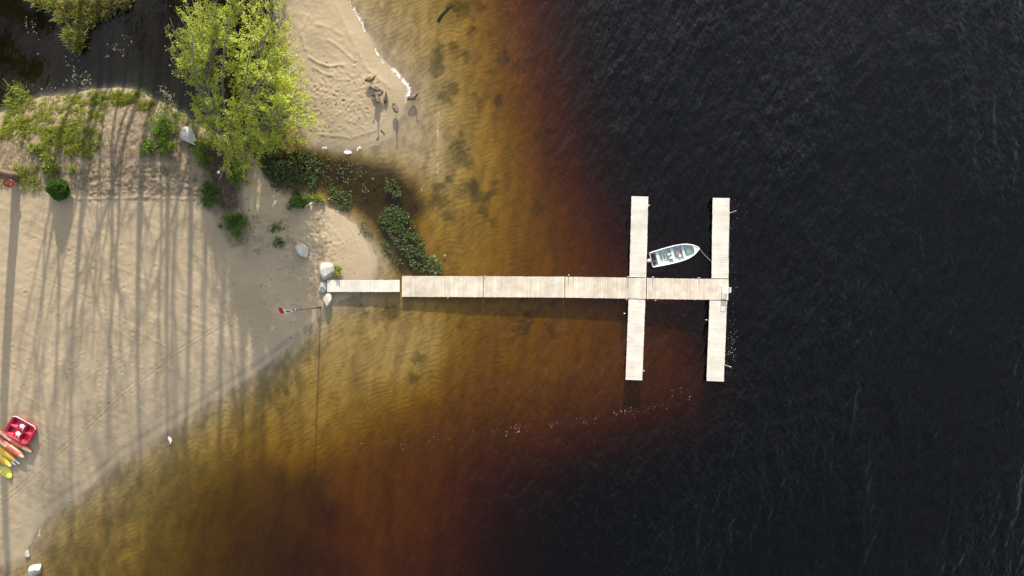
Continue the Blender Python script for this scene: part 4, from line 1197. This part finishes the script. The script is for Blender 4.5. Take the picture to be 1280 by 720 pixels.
def pine(px, py, ht, rt, crown0, seed, lean=(0, 0), label=None, g=None, dens=1.0, low=6):
    r = np.random.default_rng(seed)
    g_ = P(px, py, 1.0 if -20 < px < 60 else 0.0); x, y = g_.x, g_.y
    z = float(ground_z(np.array([x]), np.array([y]))[0])
    z = max(z, -.5)
    t = empty('pine_tree', (x, y, z))
    tag(t, label or 'tall bare stemmed pine on the bank past the pond, shading the beach', 'tree', g or 'tall pines around the pond')
    def axis_(h): return np.array([lean[0] * (h / ht) ** 1.3 + .25 * math.sin(h * .35 + seed), lean[1] * (h / ht) ** 1.3, h])
    hs = np.linspace(-.3, ht, 14)
    mb = MB(); mb.tube([axis_(max(h, 0)) + np.array([0, 0, min(h, 0)]) for h in hs], list(rt * (1 - .80 * np.clip(hs / ht, 0, 1) ** 1.2)), 9)
    cen, lg = [], []
    for k in range(low):                                # dead branches
        h = r.uniform(min(.25, crown0 * .6), crown0) * ht; a = axis_(h); th = r.uniform(0, 6.28); L = r.uniform(1.0, 3.4)
        e = a + np.array([math.cos(th) * L, math.sin(th) * L, r.uniform(-.3, 2.4)])
        mb.tube([a, (a + e) / 2 + np.array([0, 0, -.15]), e], [.07, .05, .02], 5)
        for q in range(4):
            s0 = r.uniform(.3, .95); b0 = a + (e - a) * s0
            mb.tube([b0, b0 + (e - a) * r.uniform(.15, .4) + r.normal(size=3) * np.array([.6, .5, .7])], [.035, .012], 4)
    nb = int(46 * dens)
    for k in range(nb):
        s = r.uniform(0, 1) ** .9
        h = (crown0 + (1 - crown0) * s) * ht; a = axis_(h); th = r.uniform(0, 6.28)
        L = (1 - s) ** .6 * r.uniform(1.6, 3.6) + .5
        e = a + np.array([math.cos(th) * L, math.sin(th) * L, r.uniform(0, .6) + .3 * L * s])
        mb.tube([a, a * .5 + e * .5 + np.array([0, 0, -.1]), e], [.05, .035, .01], 4)
        m = int(26 * L); ss = r.uniform(.35, 1.05, m)
        pp = a + (e - a) * ss[:, None] + r.normal(size=(m, 3)) * np.array([.30, .30, .16])
        cen.append(pp); lg.append(unit(e - a) + r.normal(size=(m, 3)) * .7)
    cen = np.concatenate(cen); lg = np.concatenate(lg); n = len(cen)
    mb.build('trunk', M_bark2, t)
    leaf_obj('crown', cen, lg, r.uniform(.22, .42, n), r.uniform(.09, .17, n), M_needle, t, r)
    return t


def bare_tree(px, py, ht, rt, seed, lean=(0, 0)):
    r = np.random.default_rng(seed)
    p = P(px, py, 0); z = max(float(ground_z(np.array([p.x]), np.array([p.y]))[0]), -.5)
    t = empty('bare_tree', (p.x, p.y, z))
    tag(t, 'thinly leafed forked tree past the pond, throwing branching shadows down the beach', 'tree', 'forked trees past the pond')
    mb = MB(); cen, lg = [], []
    def grow(a, d, L, rad, lev):
        n = 5; pts = [a]; q = a; dd = d
        for i in range(n):
            dd = unit(dd + r.normal(size=3) * .10 + np.array([0, 0, .05]))
            q = q + dd * L / n; pts.append(q)
        mb.tube(pts, list(np.linspace(rad, rad * .55, n + 1)), 7 if lev < 2 else 4)
        if lev >= 4:
            m = 7; cen.append(q + r.normal(size=(m, 3)) * .35); lg.append(r.normal(size=(m, 3)) + dd)
            return
        for k in range(3 if lev < 2 else 3):
            b = pts[-1] if k < 2 else pts[3]
            sp = unit(dd + np.append(r.normal(size=2) * (.34 if lev == 0 else .48), r.uniform(0, .3)))
            grow(b, sp, L * r.uniform(.55, .78), rad * (.55 if k else .62), lev + 1)
    grow(np.array([0, 0, -.2]), unit(np.array([lean[0], lean[1], 1.0])), ht * .40, rt, 0)
    cen = np.concatenate(cen); lg = np.concatenate(lg); n = len(cen)
    mb.build('trunk', M_bark, t)
    leaf_obj('crown', cen, lg, r.uniform(.12, .22, n), r.uniform(.08, .14, n), M_leaf, t, r)


for i, a in enumerate(((108, -45, 20, .24, (-.03, 0)), (178, -60, 21, .26, (.05, 0)), (246, -48, 20, .22, (-.03, 0)), (152, -110, 22, .22, (.0, 0)))):
    bare_tree(a[0], a[1], a[2], a[3], 300 + i, a[4])


# the thick trunk that shows at the left edge, with its life ring
lp = pine(19.5, 222, 26, .40, .74, 90, (0, 0), 'thick tall trunk at the left edge with a red ring hung on it', 'pine at the edge', low=3)
def life_ring():
    c = P(9.5, 212.3, 3.0)
    base = lp.location
    z = 1.05
    c = Vector((base.x + .26, base.y - .66, base.z + z))
    t = empty('life_ring', c, 0); tag(t, 'red life ring hung on the thick trunk at the left edge', 'life ring')
    c_ = MB(); n, m = 28, 10
    V = []
    tilt = Matrix.Rotation(math.radians(52), 3, 'X') 
    rot = Matrix.Rotation(math.radians(28), 3, 'Z') @ tilt
    for i in range(n):
        a = 2 * math.pi * i / n
        for k in range(m):
            q = 2 * math.pi * k / m
            V.append(rot @ Vector(((.33 + .085 * math.cos(q)) * math.cos(a), (.33 + .085 * math.cos(q)) * math.sin(a), .065 * math.sin(q))))
    c_.add(V, [(i * m + k, i * m + (k + 1) % m, ((i + 1) % n) * m + (k + 1) % m, ((i + 1) % n) * m + k) for i in range(n) for k in range(m)], 0, True)
    c_.build('ring', M_flagred, t)
    r_ = MB()
    pts = [rot @ Vector((.425 * math.cos(a), .425 * math.sin(a), .03 * math.sin(4 * a))) for a in np.linspace(0, 2 * math.pi, 25)]
    r_.tube(pts, .012, 5); r_.build('grab_rope', M_white, t)
life_ring()

GP = 'tall pines around the pond'
for i, (px, py, ht, rt, c0, ln, ds, lo) in enumerate((
        (130, -70, 25, .30, .80, (-1.0, 0), .6, 16), (200, -60, 25, .34, .80, (0, .3), .8, 18), (237, -80, 26, .26, .80, (-.6, 0), 1.0, 12), (262, -110, 27, .32, .80, (-.5, 0), 1.2, 10), (275, -95, 26, .20, .80, (.3, .2), 1.2, 8), (300, -130, 27, .26, .80, (.7, 0), 1.2, 5), (330, -160, 29, .28, .79, (.4, 0), 1.2, 5), (352, -190, 30, .26, .79, (.6, 0), 1.2, 4), (345, -120, 27, .2, .80, (.6, 0), 1.0, 5), (168, -90, 24, .16, .80, (-.8, 0), .5, 14), (220, -140, 25, .16, .80, (.5, 0), .5, 12))):
    pine(px, py, ht, rt, c0, 100 + i, ln, None, GP, ds, lo)
for i, (px, py, ht, ds) in enumerate(((255, -325, 33, 2.4), (290, -335, 33, 3.0), (322, -350, 34, 3.4), (352, -330, 33, 3.6), (362, -350, 34, 3.4), (340, -290, 33, 2.8), (310, -265, 32, 2.4), (335, -380, 34, 3.0), (352, -356, 34, 2.8))):
    pine(px, py, ht, .24, .79, 180 + i, (6.0 if px == 352 and py == -356 else 0, 0), None, GP, ds, 2)
for i, (px, py, ht) in enumerate(((-95, -60, 17), (-130, 10, 18), (-60, -110, 16), (-120, -130, 18), (-150, 70, 17))):
    pine(px, py, ht, .22, .22, 140 + i, (0, 0), 'dark bushy pine past the corner of the pond, mirrored in its water', 'bushy pines by the pond corner', 2.4, 2)


# ------------------------------------------------------------------ grass on the bank, reeds and water plants
def blades(name, polys, mat, label, seed, tall=.3, wd=.035, kind='stuff', zmin=-.1, cat='grass'):
    r = np.random.default_rng(seed); cs = []
    for poly, n in polys:
        po = np.array(poly, float)
        lo, hi = po.min(0), po.max(0)
        u = r.uniform(lo[0], hi[0], n * 3); v = r.uniform(lo[1], hi[1], n * 3)
        k = inside(u, v, poly) & (.7 * vnoise(u * .10, v * .16, seed) + .7 * vnoise(u * .35, v * .45, seed + 3) + .25 * r.uniform(0, 1, len(u)) > .82)
        u, v = u[k][:n], v[k][:n]
        x = (u - 640) / F * (H - .9); y = (360 - v) / F * (H - .9)
        z = ground_z(x, y)
        s = z > zmin
        cs.append(np.stack([x[s], y[s], np.maximum(z[s], 0)], 1))
    c = np.concatenate(cs); n = len(c)
    ln = r.uniform(.5, 1.3, n) * tall
    d = unit(np.stack([r.normal(size=n) * .55, r.normal(size=n) * .55, np.full(n, .62)], 1))
    o = leaf_obj(name, c + d * ln[:, None] * .48, d, ln, np.full(n, wd) * r.uniform(.5, 1.4, n), mat, None, r, flat=.5)
    return tag(o, label, cat, kind=kind)


blades('grass', [([(0, 140), (60, 122), (120, 112), (165, 111), (168, 122), (130, 140), (128, 185), (100, 200), (60, 190), (0, 172)], 8500), ([(0, 146), (34, 148), (36, 168), (0, 174)], 2600), ([(45, 160), (110, 160), (132, 175), (120, 196), (98, 198), (50, 180)], 3600), ([(96, 112), (166, 111), (168, 124), (150, 132), (100, 130)], 2600),
                 ([(168, 125), (188, 126), (186, 140), (170, 136)], 500), ([(20, 205), (52, 210), (56, 236), (30, 238)], 1100), ([(0, 134), (26, 124), (52, 116), (86, 114), (112, 107), (140, 105), (166, 107), (192, 119), (216, 130), (236, 143), (256, 158), (250, 168), (214, 142), (190, 132), (165, 120), (140, 118), (112, 119), (86, 126), (52, 128), (26, 138), (0, 148)], 4200), ([(0, 215), (16, 218), (16, 232), (0, 230)], 300)], M_grass,
       'short green grass on the sandy bank below the pond', 41, .32, .05)
blades('dry_grass', [([(0, 142), (165, 113), (215, 140), (255, 175), (250, 215), (100, 235), (0, 215)], 5200), ([(290, 270), (360, 270), (370, 310), (300, 320)], 500)], M_dry, 'dry brown grass and stubble over the bank', 42, .22, .035)
blades('reeds', [([(30, -6), (150, -6), (145, 8), (112, 26), (96, 34), (80, 32), (66, 22), (45, 8)], 2200), ([(76, 32), (98, 34), (96, 50), (92, 58), (84, 54), (76, 42)], 900), ([(130, -4), (160, -4), (146, 10)], 500)], M_dry, 'brown green reed bed standing in the pond by the top edge', 43, .75, .06, zmin=-3)
blades('green_reeds', [([(74, 34), (98, 32), (98, 48), (92, 60), (82, 52)], 900), ([(30, -6), (150, -6), (120, 22), (90, 34), (60, 20)], 1500), ([(0, 100), (24, 104), (36, 122), (14, 134), (0, 136)], 300)], M_grass, 'fresh green reeds standing in the pond', 44, .7, .06, zmin=-3)


def water_plants(poly, n, label, seed, mat=M_aqua, up=.22, leaf=.19, thr=.48):
    r = np.random.default_rng(seed); po = np.array(poly, float); lo, hi = po.min(0), po.max(0)
    u = r.uniform(lo[0], hi[0], n * 4); v = r.uniform(lo[1], hi[1], n * 4)
    k = inside(u, v, poly) & (vnoise(u * .16, v * .16, seed) * .6 + .4 * vnoise(u * .45, v * .45, seed + 1) > thr)
    k &= r.uniform(0, 1, len(u)) < np.clip(seg_dist(u, v, list(poly) + [poly[0]]) / 5.0 + .12, 0, 1)
    u, v = u[k][:n], v[k][:n]; m = len(u)
    x = (u - 640) / F * H; y = (360 - v) / F * H
    z = np.maximum(ground_z(x, y), 0) + r.uniform(.03, 1, m) * up
    d = unit(np.stack([r.normal(size=m), r.normal(size=m), r.normal(size=m) * .45 + .35], 1))
    o = leaf_obj('water_plant_patch', np.stack([x, y, z], 1), d, r.uniform(.35, 1.5, m) * leaf, r.uniform(.25, .75, m) * leaf, mat, None, r, flat=.45)
    return tag(o, label, 'water plants', None if n < 300 else 'water plant patches by the dock', 'stuff' if n < 300 else None)


water_plants([(474, 264), (488, 254), (502, 258), (514, 268), (520, 282), (530, 300), (534, 316), (552, 326), (554, 342), (520, 342), (508, 326), (496, 308), (480, 290), (472, 276)], 2600, 'largest patch of dark leafy water plants beside the dock', 51, thr=.34)
water_plants([(482, 222), (492, 220), (502, 236), (504, 246), (492, 250), (480, 240)], 330, 'small round patch of water plants in the creek mouth', 52, thr=.40)
water_plants([(408, 236), (424, 232), (442, 244), (440, 264), (424, 264), (408, 248)], 520, 'patch of leafy water plants against the sand tip', 53, thr=.38)
water_plants([(322, 188), (352, 186), (392, 188), (402, 205), (400, 226), (392, 246), (366, 248), (340, 236), (326, 212)], 2600, 'wide shaded bed of water plants at the creek below the tree', 54, thr=.36)
water_plants([(474, 300), (484, 302), (500, 322), (508, 330), (496, 332), (478, 316)], 170, 'thin strip of water plants in the shallow by the gangway', 55, thr=.45)
water_plants([(446, 276), (456, 274), (470, 292), (466, 298), (450, 286)], 70, 'sparse few water plant leaves off the sand tip', 56, thr=.4)
water_plants([(392, 192), (445, 200), (474, 222), (456, 252), (410, 240), (396, 216)], 290, 'scattered water plants in the middle of the creek', 57, thr=.5)
for k, (px, py, rr) in enumerate(((534, 326, 2.2), (538, 331, 2.0), (545, 326, 2.2), (543, 320, 1.8), (550, 328, 2.1), (547, 334, 2.0), (551, 333, 1.9), (540, 338, 2.3), (549, 340, 2.4), (556, 319, 1.6), (534, 333, 1.9), (545, 341, 1.8), (530, 337, 1.8))):
    p = P(px, py, .012); rad = rr / 14.4
    mb = MB(); n = 14; a0 = R.uniform(0, 6.28)
    V = [(0, 0, .004)] + [(rad * math.cos(a0 + .22 + (6.283 - .44) * i / n), rad * math.sin(a0 + .22 + (6.283 - .44) * i / n), .012 + .012 * math.sin(i * 1.7)) for i in range(n + 1)]
    V += [(x, y, z - .008) for x, y, z in V]
    m_ = n + 2
    Fs = [(0, i, i + 1) for i in range(1, n + 1)] + [(m_, m_ + i + 1, m_ + i) for i in range(1, n + 1)] + [(i, m_ + i, m_ + i + 1, i + 1) for i in range(1, n + 1)]
    mb.add(V, Fs)
    o = mb.build('lily_pad', M_pad); o.location = p
    tag(o, 'pale green round lily pad floating where the water plants meet the dock', 'lily pad', 'lily pads by the dock')


def flecks(name, pts_fn, mat, label, cat, seed, size, hgt):
    r = np.random.default_rng(seed)
    c, s = pts_fn(r)
    n = len(c); k = 7
    an = np.linspace(0, 2 * math.pi, k, endpoint=False)[None, :] + r.uniform(0, 6, (n, 1))
    rad = s[:, None] * r.uniform(.6, 1.2, (n, k)) ; asp = r.uniform(.45, 1.0, (n, 1))
    V = np.zeros((n, k + 1, 3)); V[:, 0] = c + np.array([0, 0, 1.0]) * (hgt * s[:, None])
    V[:, 1:, 0] = c[:, None, 0] + np.cos(an) * rad * asp; V[:, 1:, 1] = c[:, None, 1] + np.sin(an) * rad; V[:, 1:, 2] = c[:, None, 2]
    b = np.arange(n)[:, None] * (k + 1)
    Fa = np.concatenate([np.stack([b[:, 0], b[:, 0] + 1 + i, b[:, 0] + 1 + (i + 1) % k], 1) for i in range(k)])
    o = put(bpy.data.objects.new(name, mesh_np(name, V.reshape(-1, 3), Fa, mat, smooth=True)))
    return tag(o, label, cat, kind='stuff')


def along(r, pts, n, spread, lo, hi, gap=.0):
    pts = np.array(pts, float); seg = np.linalg.norm(np.diff(pts, axis=0), axis=1); cum = np.concatenate([[0], np.cumsum(seg)])
    s = r.uniform(0, cum[-1], n)
    s = s[vnoise(s * .16, s * 0, int(spread * 10) + 3) > gap]
    u = np.interp(s, cum, pts[:, 0]) + r.normal(size=len(s)) * spread; v = np.interp(s, cum, pts[:, 1]) + r.normal(size=len(s)) * spread
    x = (u - 640) / F * H; y = (360 - v) / F * H
    z = np.maximum(ground_z(x, y), 0.0) + .006
    return np.stack([x, y, z], 1), r.uniform(lo, hi, len(s)) ** 1.0


def foam_pts(r):
    K = .52
    out = [along(r, [(437, 0), (444, 14), (452, 28), (457, 42)], 260, .9, .02, .09, .3), along(r, [(467, 57), (472, 68), (478, 76)], 150, .6, .02, .08, .2),
           along(r, [(478, 78), (490, 85), (496, 90), (500, 97)], 130, .8, .02, .10, .3), along(r, [(490, 86), (498, 93), (500, 97)], 120, 1.1, .03, .11),
           along(r, [(503, 100), (509, 106), (512, 114), (510, 120)], 230, 1.2, .03, .11), along(r, [(508, 118), (506, 128)], 60, 1.0, .02, .06),
           along(r, [(402, 184), (410, 185), (422, 188), (434, 190), (445, 187), (452, 184)], 330, .8, .02, .10), along(r, [(428, 190), (440, 190)], 110, 1.3, .03, .11), along(r, [(455, 183), (475, 180)], 60, .6, .01, .05, .3),
           along(r, [(549, 139), (547, 160), (547, 190), (547, 217)], 260, .55, .015, .055, .25), along(r, [(527, 232), (527, 248)], 30, .4, .01, .04),
           along(r, [(383, 257), (392, 253), (403, 252)], 160, 1.0, .03, .10),
           along(r, [(30, 697), (47, 661), (76, 632), (111, 612)], 130, .7, .01, .05, .5), along(r, [(46, 676), (50, 662), (48, 672)], 40, .6, .02, .06), along(r, [(76, 632), (111, 612), (151, 575), (196, 548), (231, 525), (281, 492)], 230, .5, .006, .028, .5)]
    c, q = np.concatenate([o[0] for o in out]), np.concatenate([o[1] for o in out])
    keep = vnoise(c[:, 0] * 2.1, c[:, 1] * 2.1, 77) > .38
    return c[keep], q[keep] * K


def spark_pts(r):  # white mesh flecks laid for foam and sun glint sparkles
    out = [along(r, [(395, 552), (470, 556), (520, 552), (560, 545), (600, 540), (650, 535), (700, 532), (750, 522), (800, 514), (840, 508), (872, 490)], 260, 3.2, .008, .042, .36),
           along(r, [(630, 540), (650, 538)], 14, 2.5, .02, .06), along(r, [(765, 518), (785, 514)], 10, 2.0, .02, .06), along(r, [(838, 490), (860, 486)], 14, 3, .01, .04),
           along(r, [(918, 250), (916, 300), (915, 350), (914, 420), (912, 470)], 90, 3.5, .008, .035), along(r, [(916, 415), (912, 455)], 60, 4.0, .01, .045),
           along(r, [(640, 40), (648, 75)], 26, 7, .008, .03)]
    return np.concatenate([o[0] for o in out]), np.concatenate([o[1] for o in out]) * .55


flecks('foam', foam_pts, M_foam, 'white foam left along the edges of the sand', 'foam', 61, .06, .35)
flecks('sparkle_flecks', spark_pts, M_foam, 'white foam and sun glint flecks in a line across the lake', 'foam', 62, .05, .3)


def litter_pts(r):
    out = [along(r, [(88, 96), (100, 92), (112, 108), (95, 104)], 90, 5, .02, .09), along(r, [(84, 72), (92, 80)], 16, 4, .02, .08), along(r, [(156, 44), (164, 52)], 14, 2.5, .02, .06), along(r, [(132, 70), (140, 72)], 10, 2, .02, .06),
           along(r, [(138, 58), (155, 66)], 24, 2.5, .02, .08), along(r, [(34, 26), (44, 40)], 24, 4, .02, .08), along(r, [(10, 110), (40, 110), (80, 112)], 40, 4, .02, .07), along(r, [(200, 112), (214, 124)], 60, 3, .03, .10), along(r, [(120, 60), (60, 50), (40, 70)], 24, 10, .02, .06),
           along(r, [(340, 200), (400, 205), (450, 215)], 120, 9, .02, .06)]
    return np.concatenate([o[0] for o in out]), np.concatenate([o[1] for o in out])


flecks('floating_leaves', litter_pts, M_litter, 'scattered floating leaves and bits on the dark pond', 'leaf litter', 63, .06, .1)


def twig_pts(r):
    c, q = [], []
    for (u0, v0, su, sv, n) in ((395, 315, 30, 30, 130), (345, 360, 35, 30, 80), (430, 125, 28, 30, 120), (395, 140, 14, 24, 120), (440, 135, 14, 10, 60), (180, 215, 60, 20, 160), (90, 200, 50, 30, 90), (150, 400, 90, 80, 90), (300, 250, 14, 30, 90)):
        u = u0 + r.normal(size=n) * su; v = v0 + r.normal(size=n) * sv
        x = (u - 640) / F * (H - .4); y = (360 - v) / F * (H - .4); z = ground_z(x, y)
        k = z > .02
        c.append(np.stack([x, y, z + .008], 1)[k]); q.append((.02 + .075 * r.uniform(0, 1, n) ** 3)[k])
    return np.concatenate(c), np.concatenate(q)


M_twig = leaf_mat('beach_litter', (.09, .065, .045), (.26, .20, .14), 0)
flecks('beach_litter', twig_pts, M_twig, 'dark twigs, bark and dry leaf bits strewn over the sand', 'litter', 64, .05, .3)


# ------------------------------------------------------------------ logs, sticks and the white float
def stick(name, a, b, rad, mat, label, cat, z=None, group=None, bend=.06):
    pa = G(*a, rad * .6) if z is None else P(*a, z); pb = G(*b, rad * .6) if z is None else P(*b, z)
    t = (pa + pb) / 2; d = pb - pa; nrm = Vector((-d.y, d.x, 0)) * bend
    mb = MB(); mb.tube([pa - t, (pa - t) * .4 + nrm, (pb - t) * .4 + nrm * .6, pb - t], [rad, rad * .9, rad * .7, rad * .35], 7)
    q = (pb - t) * .3 + nrm * .6
    mb.tube([q, q + Vector((-d.y, d.x, .1)).normalized() * d.length * .16 + d * .08], [rad * .5, rad * .2], 5)
    o = mb.build(name, mat); o.location = t
    return tag(o, label, cat, group)


stick('sunken_log', (548, 27), (566, 6), .17, M_log, 'dark sunken log in the amber shallows near the top edge', 'log', z=-.16)
stick('driftwood_stick', (476, 162.5), (481, 168.5), .035, M_log, 'short dark stick on the sand at the tip of the spit', 'stick')
stick('driftwood_stick', (473.5, 171.5), (470, 175), .03, M_log, 'shorter dark stick nearest the foam on the spit', 'stick')
stick('driftwood_stick', (280, 209), (273, 226), .045, M_drift, 'pale bent stick beside the white float under the tree', 'stick')
stick('driftwood_stick', (312, 293), (328, 297), .05, M_drift, 'pale driftwood stick lying on the sand below the round bush', 'stick')
stick('driftwood_stick', (418, 370), (424, 380), .05, M_drift, 'pale driftwood piece in the shade of the gangway', 'stick')
stick('driftwood_stick', (318, 302), (324, 290), .03, M_drift, 'thin grey stick crossing the driftwood below the round bush', 'stick')
g = G(274, 216)
t = empty('float', g); tag(t, 'small round white float lying on the dark soil under the tree', 'float')
MB().lathe([(.01, 0), (.09, .02), (.135, .09), (.135, .15), (.09, .22), (.02, .24)], 18).build('ball', M_white, t)
MB().lathe([(.035, .235), (.04, .25), (.03, .28), (.005, .285)], 12).build('cap', M_steel, t)


# ------------------------------------------------------------------ light, sky, camera
w = bpy.data.worlds.new('World'); sc.world = w; w.use_nodes = True
nt = w.node_tree; bg = nt.nodes['Background']
sky = nt.nodes.new('ShaderNodeTexSky'); sky.sky_type = 'NISHITA'; sky.sun_disc = False
sky.sun_elevation = math.radians(SUN_EL); sky.sun_rotation = math.radians(SUN_AZ)
sky.air_density = 1.2; sky.dust_density = 2.0; sky.ozone_density = 1.0
sky_gain = nt.nodes.new('ShaderNodeVectorMath'); sky_gain.operation = 'SCALE'; sky_gain.inputs['Scale'].default_value = .15
nt.links.new(sky.outputs[0], sky_gain.inputs[0])
# unseen thin cloud veil, added to brighten the reflections on the water
tcw = nt.nodes.new('ShaderNodeTexCoord')
cn = nt.nodes.new('ShaderNodeTexNoise'); cn.inputs['Scale'].default_value = 2.6; cn.inputs['Detail'].default_value = 6; cn.inputs['Roughness'].default_value = .6; cn.inputs['Distortion'].default_value = .4
nt.links.new(tcw.outputs['Generated'], cn.inputs['Vector'])
cr = nt.nodes.new('ShaderNodeMapRange'); cr.inputs['From Min'].default_value = .34; cr.inputs['From Max'].default_value = .68; cr.inputs['To Min'].default_value = .15; cr.inputs['To Max'].default_value = .75
nt.links.new(cn.outputs['Fac'], cr.inputs['Value'])
dt = nt.nodes.new('ShaderNodeVectorMath'); dt.operation = 'DOT_PRODUCT'
_e, _a = math.radians(SUN_EL), math.radians(SUN_AZ)
dt.inputs[1].default_value = (math.sin(_a) * math.cos(_e), math.cos(_a) * math.cos(_e), math.sin(_e))
nt.links.new(tcw.outputs['Generated'], dt.inputs[0])
cg = nt.nodes.new('ShaderNodeMapRange'); cg.inputs['From Min'].default_value = -.5; cg.inputs['From Max'].default_value = 1.0; cg.inputs['To Min'].default_value = 0; cg.inputs['To Max'].default_value = 1
nt.links.new(dt.outputs['Value'], cg.inputs['Value'])
cc_ = nt.nodes.new('ShaderNodeVectorMath'); cc_.operation = 'SCALE'; cc_.inputs[0].default_value = (1.0, .985, .965)
pw = nt.nodes.new('ShaderNodeMath'); pw.operation = 'POWER'; pw.inputs[1].default_value = 3.0
nt.links.new(cg.outputs[0], pw.inputs[0])
ma = nt.nodes.new('ShaderNodeMath'); ma.operation = 'MULTIPLY_ADD'; ma.inputs[1].default_value = 1.9; ma.inputs[2].default_value = .30
nt.links.new(pw.outputs[0], ma.inputs[0])
nt.links.new(ma.outputs[0], cc_.inputs['Scale'])
cm = nt.nodes.new('ShaderNodeMix'); cm.data_type = 'RGBA'
nt.links.new(cr.outputs[0], cm.inputs[0]); nt.links.new(sky_gain.outputs[0], cm.inputs[6]); nt.links.new(cc_.outputs[0], cm.inputs[7])
nt.links.new(cm.outputs[2], bg.inputs['Color']); bg.inputs['Strength'].default_value = 1.0
sl = bpy.data.lights.new('sun', 'SUN'); sl.energy = 4.5; sl.angle = math.radians(.53); sl.color = (1.0, .895, .735)
so = put(bpy.data.objects.new('sun', sl))
e, a = math.radians(SUN_EL), math.radians(SUN_AZ)
to_sun = Vector((math.sin(a) * math.cos(e), math.cos(a) * math.cos(e), math.sin(e)))
so.rotation_euler = to_sun.to_track_quat('Z', 'Y').to_euler(); so.location = to_sun * 80

cam = bpy.data.cameras.new('camera'); cam.sensor_width = 36; cam.lens = 36 * F / 1280
cam.clip_start = .5; cam.clip_end = 3000
co = put(bpy.data.objects.new('camera', cam)); co.location = (0, 0, H); co.rotation_euler = (0, 0, 0)
sc.camera = co
sc.view_settings.view_transform = 'Standard'; sc.view_settings.look = 'None'
sc.view_settings.exposure = 0.75; sc.view_settings.gamma = 1.0; sc.view_settings.use_curve_mapping = False
sc.cycles.max_bounces = 8; sc.cycles.transparent_max_bounces = 16
sc.cycles.use_denoising = True
